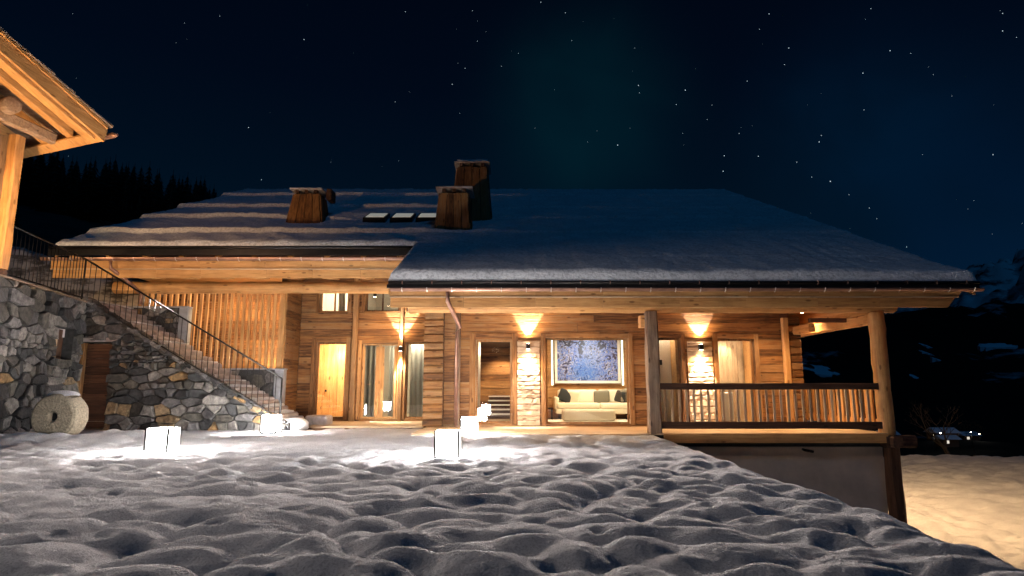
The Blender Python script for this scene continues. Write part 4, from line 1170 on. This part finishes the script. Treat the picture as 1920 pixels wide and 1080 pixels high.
dg = (fbm((X + Y * .9) * 1.5, (Y - X * .35) * .8, 4) - .5)
saw += np.where(X >= XM, .10 * np.exp(-(Y - EY) / .45), 0) + .03 * (fbm(X * 5, Y * 0 + 2, 3) - .5)
T = .13 + saw + .09 * dg * (.4 + .6 * leftw) + .03 * (fbm(X * 6, Y * 6, 3) - .5) + .05 * (fbm(X * 1.3 + 8, Y * 6, 3) - .5) * np.exp(-np.maximum(dd_ - .0, 0) / .5)
T = np.maximum(T, .07) * edge
# melted hollow round chimneys and roof windows
for (cx_, cy_, rx, ry) in ((-4.1, 19.4, 1.75, .75), (-6.65, 19.1, .8, .8), (-1.75, 17.9, .8, .7), (-1.3, 19.8, .9, .9)):
    T *= 1 - .8 * np.exp(-(((X - cx_) / rx) ** 2 + ((Y - cy_) / ry) ** 2) ** 2)
Z = np.where(Y <= RY, EZ + SL * (Y - EY), EZ + SL * (RY - EY) - SL * (Y - RY)) + np.maximum(T, .012)
Z = np.where(dd_ < 1e-3, Z - .015, Z)
rs = grid_mesh('roof_snow', X, Y, Z, M['roofsnow'], mask=inside, kind='stuff', label='thick stepped snow blanket lying on the chalet roof', cat='snow')

# ---- downpipes
tube('downpipe', M['copper'], H_, [(-1.35, 12.72, 2.98), (-1.35, 12.74, 2.78), (-1.30, 12.9, 2.66), (-1.36, 15.95, 2.55), (-1.44, 16.02, 2.42), (-1.44, 16.02, -.05)], .045, 10)
tube('downpipe', M['copper'], H_, [(-10.75, EL + .14, 4.36), (-10.75, EL + .16, 4.15), (-10.6, 16.6, 3.9), (-10.45, 17.1, 3.6), (-10.45, 17.1, 3.3)], .05, 10)

# ---- slatted screen in front of the stairwell
sc_ = part('slatted_screen', H_, 'screen of upright slats, light glowing between them', (-8.5, 17.35, 0))
random.seed(61); x = -10.62
while x < -6.45:
    timber('slat', M['newZ'], sc_, (x, 17.34 + random.uniform(-.01, .01), .2), (x, 17.34 + random.uniform(-.01, .01), 3.78), .085, .07, .006, 5, .12); x += .176
timber('end_post', M['newZ'], sc_, (-6.50, 17.36, .1), (-6.50, 17.36, 3.78), .11, .11, .004)
planks(sc_, -11.3, -6.6, .1, 4.2, 19.4, [], 62, rowh=(.24, .36), mat='oldX')
box('ceiling', M['newX'], sc_, -11.3, -6.6, 17.5, 19.4, 4.25, 4.3)

# ---- balcony
random.seed(70)
dk = part('terrace_deck', H_, 'pale board deck of terrace and balcony', (3.5, 15, 0))
y = 13.78
while y < 16.18:
    xs_ = [-2.2] + sorted(random.uniform(-1, 7.5) for _ in range(2)) + [8.42]
    for a, b in zip(xs_[:-1], xs_[1:]):
        box('deck_board', M['paleX'], dk, a + .003, b - .003, y, y + .146, -.035, random.uniform(-.002, .002), bevel=.004)
    y += .15
y = 16.2
while y < 18.55:
    box('deck_board', M['paleX'], dk, 7.36, 8.42, y, y + .146, -.035, 0, bevel=.004)
    box('deck_board', M['paleX'], dk, -6.4, -2.31, y, y + .146, -.035, random.uniform(.0, .004), bevel=.004)
    y += .15
box('rim_beam', M['newX'], H_, 3.32, 8.2, 13.70, 13.775, -.20, -.002, bevel=.008)
box('rim_beam', M['paleX'], H_, -2.2, 3.0, 13.70, 13.775, -.20, -.002, bevel=.008)
box('deck_structure', M['mortar'], H_, -2.2, 8.36, 13.98, 16.2, -.30, -.04)
box('deck_structure', M['mortar'], H_, 7.3, 8.36, 16.21, 18.5, -.30, -.04)
box('deck_structure', M['oldX'], H_, -6.45, -2.25, 16.14, 18.5, -.30, -.038)
timber('beam_end', M['darkX'], H_, (8.15, 13.82, -.17), (8.80, 13.82, -.17), .28, .26, .01, 4, label='dark beam end sticking out under the balcony corner')
timber('beam_end', M['darkY'], H_, (8.31, 13.55, -.17), (8.31, 14.4, -.17), .2, .24, .01, 4)
timber('corner_support', M['darkZ'], H_, (8.34, 13.88, -4.2), (8.34, 13.88, -.30), .26, .26, .012, 10)
box('lower_wall', M['plaster'], H_, 3.1, 8.22, 14.0, 14.25, -4.2, -.31)
box('lower_wall', M['plaster'], H_, 7.35, 7.6, 14.26, 38, -4.2, -.31)
for yy in (16.5, 20.5, 24.5):
    t = part('lower_window', H_, None, (7.62, yy, -2)); M.setdefault('lowlit', emit('warm_window', (1.0, .6, .28), 6))
    box('pane', M['lowlit'], t, 7.61, 7.63, yy - .7, yy + .7, -1.9, -.6); box('frame', M['darkZ'], t, 7.6, 7.66, yy - .8, yy - .71, -2, -.5); box('frame', M['darkZ'], t, 7.6, 7.66, yy + .71, yy + .8, -2, -.5)
br_ = part('balcony_railing', H_, 'dark-railed wooden balcony railing', (5.8, 13.9, 0))
timber('top_rail', M['darkX'], br_, (3.30, 13.86, 1.02), (8.15, 13.86, 1.02), .11, .14, .004, 10, .1)
timber('bottom_rail', M['darkX'], br_, (3.30, 13.88, .17), (8.22, 13.88, .17), .10, .15, .004, 10, .1)
x = 3.42
while x < 8.1:
    timber('baluster', M['paleZ'], br_, (x, 13.93, .14), (x, 13.93, 1.05), .052, .04, .002, 2); x += .162
timber('top_rail', M['darkY'], br_, (8.27, 14.1, .98), (8.27, 18.4, .98), .1, .1, .004, 8, .1)
timber('bottom_rail', M['newY'], br_, (8.27, 14.1, .22), (8.27, 18.4, .22), .08, .14, .004, 8, .1)
y = 14.25
while y < 18.4:
    timber('baluster', M['newZ'], br_, (8.22, y, .1), (8.22, y, .96), .045, .11, .002, 2); y += .21
box('side_planter', M['newX'], H_, 7.45, 8.15, 18.2, 18.45, .0, .28, bevel=.01)

# ================================================================== WALL LAMPS
def wall_lamp(x, y, z, lab, pu=60, pd=60):
    t = thing('wall_lamp', (x, y, z), lab, 'wall lamp', 'up-and-down wall lamps')
    box('body', M['iron'], t, x - .05, x + .05, y - .19, y - .02, z - .07, z + .07, bevel=.006)
    box('back_plate', M['iron'], t, x - .035, x + .035, y - .02, y + .03, z - .06, z + .06)
    box('glass_lens', M['bulb'], t, x - .035, x + .035, y - .165, y - .06, z + .07, z + .074)
    box('glass_lens', M['bulb'], t, x - .035, x + .035, y - .165, y - .06, z - .074, z - .07)
    for s_, p_ in ((1, pu), (-1, pd)):
        lamp('SPOT', 'wall_lamp_beam', (x, y - .16, z + s_ * .09), p_ * (13 if s_ > 0 else 12), (1, .94, .86), .012, (x, y - .0, z + s_ * 1.2), 58, .18)
        lamp('SPOT', 'wall_lamp_spill', (x, y - .17, z + s_ * .10), p_ * 3.8, (1, .66, .34), .03, (x, y - .5, z + s_ * 1.2), 150, .8)
wall_lamp(.42, YW - .05, 2.05, 'up-and-down wall lamp between the glass door and the picture window')
wall_lamp(4.93, YW - .05, 2.03, 'up-and-down wall lamp behind the balcony railing')
wall_lamp(-3.32, YR - .16, 2.13, 'up-and-down wall lamp beside the double entrance door', 55, 45)
# uneven stone-like hewn cladding under two lamps; pale wood paints their light in
for (x0, x1, z0, z1, sd) in ((.14, .72, .02, 2.2, 5), (4.60, 5.24, .02, 2.2, 6)):
    random.seed(sd); z = z0
    while z < z1:
        h = min(random.uniform(.09, .17), z1 - z)
        timber('hewn_board', M['paleX'], fw, (x0, YW - .05, z + h / 2), (x1, YW - .05, z + h / 2), .06 + random.uniform(0, .012), h - .006, .009, 9, .3); z += h

# ================================================================== LIVING ROOM THINGS
pt = thing('painting', (2.37, 19.4, 1.12), 'large abstract blue and white canvas in a white frame over the sofa', 'painting')
box('canvas', M['canvas'], pt, 1.42, 3.32, 19.38, 19.41, 1.20, 2.62)
for (a, b, c, d) in ((1.34, 1.42, 1.12, 2.7), (3.32, 3.40, 1.12, 2.7)): box('frame', M['white'], pt, a, b, 19.36, 19.42, c, d)
box('frame', M['white'], pt, 1.421, 3.319, 19.36, 19.42, 1.12, 1.199)
for (a, b, c, d) in ((1.24, 1.29, 1.06, 2.7), (3.45, 3.50, 1.06, 2.7)): box('light_strip', M['led'], pt, a, b, 19.42, 19.44, c, d)
box('inner_line', M['iron'], pt, 1.33, 1.339, 19.35, 19.42, 1.11, 2.7); box('inner_line', M['iron'], pt, 3.401, 3.41, 19.35, 19.42, 1.11, 2.7); box('inner_line', M['iron'], pt, 1.34, 3.40, 19.35, 19.42, 1.105, 1.118)
def soft(name, mat, parent, x0, x1, y0, y1, z0, z1, r=.06, rot=0, seg=4, **kw):
    """cushion-like rounded box"""
    m_ = MB(); m_.box(-(x1-x0)/2, (x1-x0)/2, -(y1-y0)/2, (y1-y0)/2, -(z1-z0)/2, (z1-z0)/2)
    o = m_.build(name, mat, None, smooth=True, **kw)
    c = Vector(((x0+x1)/2, (y0+y1)/2, (z0+z1)/2))
    if parent is not None: o.parent = parent; o.location = c - POS[parent.name]
    else: o.location = c
    b = o.modifiers.new('bevel', 'BEVEL'); b.width = r; b.segments = seg
    if rot: o.rotation_euler = rot
    return o
so = thing('sofa', (2.6, 18.9, .05), 'long cream sofa with wooden base and thin legs under the painting', 'sofa')
soft('base', M['cream'], so, 1.30, 3.95, 18.5, 19.3, .22, .38, .05)
soft('seat_cushion', M['cream'], so, 1.34, 2.62, 18.48, 19.1, .36, .54, .06)
soft('seat_cushion', M['cream'], so, 2.63, 3.92, 18.48, 19.1, .36, .54, .06)
soft('back_cushion', M['cream'], so, 1.40, 2.62, 19.0, 19.28, .52, .93, .08)
soft('back_cushion', M['cream'], so, 2.63, 3.85, 19.0, 19.28, .52, .93, .08)
soft('armrest', M['cream'], so, 1.26, 1.40, 18.55, 19.3, .34, .72, .06); soft('armrest', M['cream'], so, 3.86, 4.0, 18.55, 19.3, .34, .72, .06)
for (x, y) in ((1.45, 18.6), (3.4, 18.6), (3.8, 18.6), (1.45, 19.2), (3.8, 19.2)): tube('leg', M['iron'], so, [(x, y, .05), (x, y, .23)], .018, 6)
for (x, z, w_, ro, mt, lab) in ((1.62, .74, .42, (.25, .35, .1), 'cushdark', 'charcoal cushion at the left end of the sofa'), (1.84, .72, .40, (.3, .15, -.1), 'cream', 'cream cushion leaning on the charcoal one'),
                              (2.72, .72, .48, (.3, -.05, 0), 'cushion', 'grey-olive cushion in the middle of the sofa'), (3.38, .70, .50, (.6, .25, 0), 'cushdark', 'dark cushion at the right of the sofa'), (3.46, .78, .42, (.4, -.3, .1), 'curtain', 'light folded cushion on top of the dark one at the right')):
    soft('cushion', M[mt], None, x - w_/2, x + w_/2, 18.84, 18.97, z - .19, z + .19, .055, ro, label=lab, cat='cushion', group='cushions on the sofa')
ot = soft('ottoman', M['linen'], None, 1.42, 2.90, 17.45, 18.0, .06, .38, .08, label='long low beige upholstered ottoman in front of the sofa', cat='ottoman')
box('rug', M['white'], None, 1.0, 3.6, 17.2, 18.6, .041, .055, label='pale rug under the ottoman', cat='rug')
st = thing('side_table', (1.05, 18.7, .05), 'small dark side table at the left end of the sofa', 'side table')
box('table_top', M['iron'], st, .85, 1.22, 18.5, 18.9, .36, .39); 
for (x, y) in ((.88, 18.53), (1.19, 18.53), (.88, 18.87), (1.19, 18.87)): box('leg', M['iron'], st, x - .012, x + .012, y - .012, y + .012, .05, .36)

# room lights
lamp('AREA', 'living_room_light', (2.2, 17.4, 2.70), 230, (1, .76, .48), 1.6)
lamp('SPOT', 'picture_light', (2.35, 18.2, 2.68), 80, (.80, .92, 1), .1, (2.35, 19.4, 1.7), 95, .9)
lamp('SPOT', 'corridor_light', (-.35, 21.8, 2.4), 500, (1, .66, .36), .05, (-.35, 23.0, .9), 75, .8)
lamp('POINT', 'corridor_light', (-.5, 18.6, 2.1), 170, (1, .75, .48), .1)
lamp('AREA', 'narrow_room_light', (4.2, 17.0, 2.65), 60, (1, .82, .6), .5)
for x in (5.62, 6.15): lamp('SPOT', 'bathroom_light', (x, 17.72, 2.55), 200, (1, .76, .48), .03, (x, 17.9, 0), 70, .5)
lamp('AREA', 'bathroom_light', (5.9, 17.1, 2.65), 60, (1, .82, .6), .6)
lamp('SPOT', 'hall_light', (-5.0, 19.2, 2.55), 620, (1, .82, .58), .05, (-5.5, 19.95, .7), 85, .4)
lamp('AREA', 'hall_light', (-5.5, 19.3, 2.55), 150, (1, .8, .5), .6)
lamp('AREA', 'sitting_room_light', (-3.2, 19.05, 2.5), 90, (1, .88, .68), 1.2, sy=.3)
lamp('POINT', 'sitting_room_light', (-3.0, 20.6, 2.2), 260, (1, .84, .62), .15)
lamp('POINT', 'upper_room_light', (-5.5, 19.6, 4.2), 150, (1, .84, .6), .1)
lamp('POINT', 'upper_room_light', (-3.5, 20.0, 4.2), 60, (1, .86, .66), .1)
lamp('AREA', 'stairwell_light', (-8.2, 18.3, 4.2), 170, (1, .66, .32), 1.5, sy=.5)
lamp('POINT', 'stairwell_light', (-7.6, 18.8, 1.8), 110, (1, .74, .42), .15)
# downlights added under the eaves to light terrace and balcony
for i, (x, y, z) in enumerate(((6.4, 15.1, 2.9), (7.9, 16.6, 3.0), (1.9, 15.1, 3.0), (-4.0, 17.7, 3.6))):
    t = thing('added_downlight', (x, y, z), 'added small round downlight under the eaves, ' + ('over the balcony', 'over the side balcony', 'over the terrace before the picture window', 'over the recessed entrance', 'over the stone stairs')[i], 'downlight', 'added downlights under the eaves')
    tube('housing', M['iron'], t, [(x, y, z), (x, y, z + .1)], .05, 10); tube('lamp_lens', M['bulb'], t, [(x, y, z - .004), (x, y, z)], .035, 10)
    lamp('SPOT', 'added_downlight_beam', (x, y, z - .02), (420, 500, 260, 260, 90)[i], (1, .64, .32), .05, (x, y, 0), 140, .9)

# ================================================================== NEIGHBOURING ROOF, upper left
az = math.radians(68); Tp = Vector((-8.357, 12.0, 6.318))
E_ = Vector((-math.sin(az), math.cos(az), 0)); G_ = Vector((-math.cos(az), -math.sin(az), 0)); SB = .47
def L3(a, b, z=0): return Tp + E_ * a + G_ * b + Vector((0, 0, z + SB * b))
NB = thing('neighbour_chalet', (-10.0, 11.0, 3.1), 'corner of a neighbouring timber chalet roof on a log post, warmly lit from below', 'house')
def sl(name, mat, a0, a1, b0, b1, z0, z1, bevel=0, **kw):
    m_ = MB(); m_.hexa([L3(a0, b0, z0), L3(a1, b0, z0), L3(a1, b1, z0), L3(a0, b1, z0), L3(a0, b0, z1), L3(a1, b0, z1), L3(a1, b1, z1), L3(a0, b1, z1)])
    return m_.build(name, mat, NB, bevel=bevel, **kw)
def wood_rot(name, stops, **k):
    m = wood(name, stops, 'X', **k); mp = [q for q in m.node_tree.nodes if q.type == 'MAPPING']
    for q in mp: 
        s_ = q.inputs['Scale'].default_value; q.inputs['Rotation'].default_value = (0, 0, 0)
    m2 = m.node_tree; tcn = [q for q in m2.nodes if q.type == 'TEX_COORD'][0]; addn = [lk.to_node for lk in m2.links if lk.from_node == tcn][0]
    rt = m2.nodes.new('ShaderNodeVectorRotate'); rt.rotation_type = 'EULER_XYZ'; rt.inputs['Rotation'].default_value = (0, -math.atan(SB), -math.atan2(G_.y, G_.x)); rt.invert = False
    m2.links.new(tcn.outputs['Object'], rt.inputs['Vector']); m2.links.new(rt.outputs[0], addn.inputs[0])
    return m
M['nbw'] = wood_rot('neighbour_larch', NEW, vary=.15, rough=.55, grain=1.0, bump=.4)
for k in range(9): sl('roof_board', M['greyX'], .05, 6.0, k * .75 + .02, k * .75 + .76, -.05, -.005)
random.seed(90)
for k in range(18):
    for a in range(3):
        a0 = -.05 + a * .5 + random.uniform(-.04, .03); b0 = -.06 + k * .40
        m_ = MB(); m_.hexa([L3(a0, b0, .028), L3(a0 + .49, b0, .028), L3(a0 + .49, b0 + .5, -.002), L3(a0, b0 + .5, -.002), L3(a0, b0, .062), L3(a0 + .49, b0, .062), L3(a0 + .49, b0 + .5, .02), L3(a0, b0 + .5, .02)])
        m_.build('shingle', M['slate'], NB)
sl('roof_shingles', M['slate'], 1.5, 6, 0, 7, .0, .04)
sl('verge_strip', M['nbw'], -.03, .02, .02, 7, -.07, -.0, .004)
sl('barge_board', M['nbw'], .0, .06, .04, 7, -.36, -.072, .006)
sl('barge_board', M['nbw'], .065, .30, .20, 7, -.44, -.36, .006)
sl('rafter', M['nbw'], .72, .90, .22, 7, -.30, -.06, .008)
sl('rafter', M['nbw'], 1.55, 1.73, .22, 7, -.30, -.06, .008)
sl('rafter', M['nbw'], 2.45, 2.63, .22, 7, -.30, -.06, .008)
sl('eave_board', M['nbw'], .02, 6, .0, .03, -.20, -.05, .004)
sl('eave_board', M['nbw'], .05, 6, .04, .24, -.34, -.30, .004)
p0, p1 = L3(-.14, -.10, -.10), L3(5, -.10, -.10)
m_ = MB(); m_.tube([p0, p0 + (p1 - p0) * .02, p1], .06, 10, rs=[.035, .06, .06]); m_.build('gutter', M['copper'], NB, smooth=True)
log_beam('purlin', M['greyX'], NB, L3(.95, 1.25, -.48), L3(6, 1.25, -.48), .17)
q0, q1 = L3(1.25, .35, -.42), L3(1.75, 3.2, -1.70)
timber('tie_beam', M['greyX'], NB, L3(1.20, .30, -.34), L3(1.20, 3.0, -1.30), .16, .22, .008, 6)
pb = Vector((-10.02, 11.78, 3.10))
for dx_, dy_, w_ in ((0, 0, .20), (-.17, .03, .17), (-.33, .0, .2)):
    timber('post', M['greyZ'] if dx_ else M['newZ'], NB, pb + Vector((dx_, dy_, .18)), pb + Vector((dx_, dy_, 2.92)), w_, .22, .01, 9, .14)
timber('post_foot', M['darkX'], NB, pb + Vector((.06, -.05, .07)), pb + Vector((-.7, .05, .07)), .3, .2, .01, 3)
m_ = MB(); c0 = pb + Vector((-.5, .0, 0)); c1 = c0 + G_ * 5
m_.hexa([c0, c1, c1 + E_ * .2, c0 + E_ * .2, c0 + Vector((0, 0, 2.9)), c1 + Vector((0, 0, 4.6)), c1 + E_ * .2 + Vector((0, 0, 4.6)), c0 + E_ * .2 + Vector((0, 0, 2.9))])
m_.build('wall', M['oldX'], NB)

# snowy clearings seen on the far dark slopes
for i, (x, y, z, w, h, t_) in enumerate([(243, 376, 8.5, 15, 2.4, .03), (342, 433, 30, 16, 2.2, .03), (190, 385, 12, 32, 4, -.12), (282, 418, 24, 5, 1.4, -.35), (277, 400, 18.5, 5, 1.1, -.35), (292, 435, 30.5, 5, 1.3, -.3)]):
    clearing(x, y, z, w, h, 200 + i, t_)

tube('drain_spout', M['iron'], H_, [(6.45, 14.0, -.36), (6.45, 13.9, -.37), (6.62, 13.86, -.40)], .03, 6)
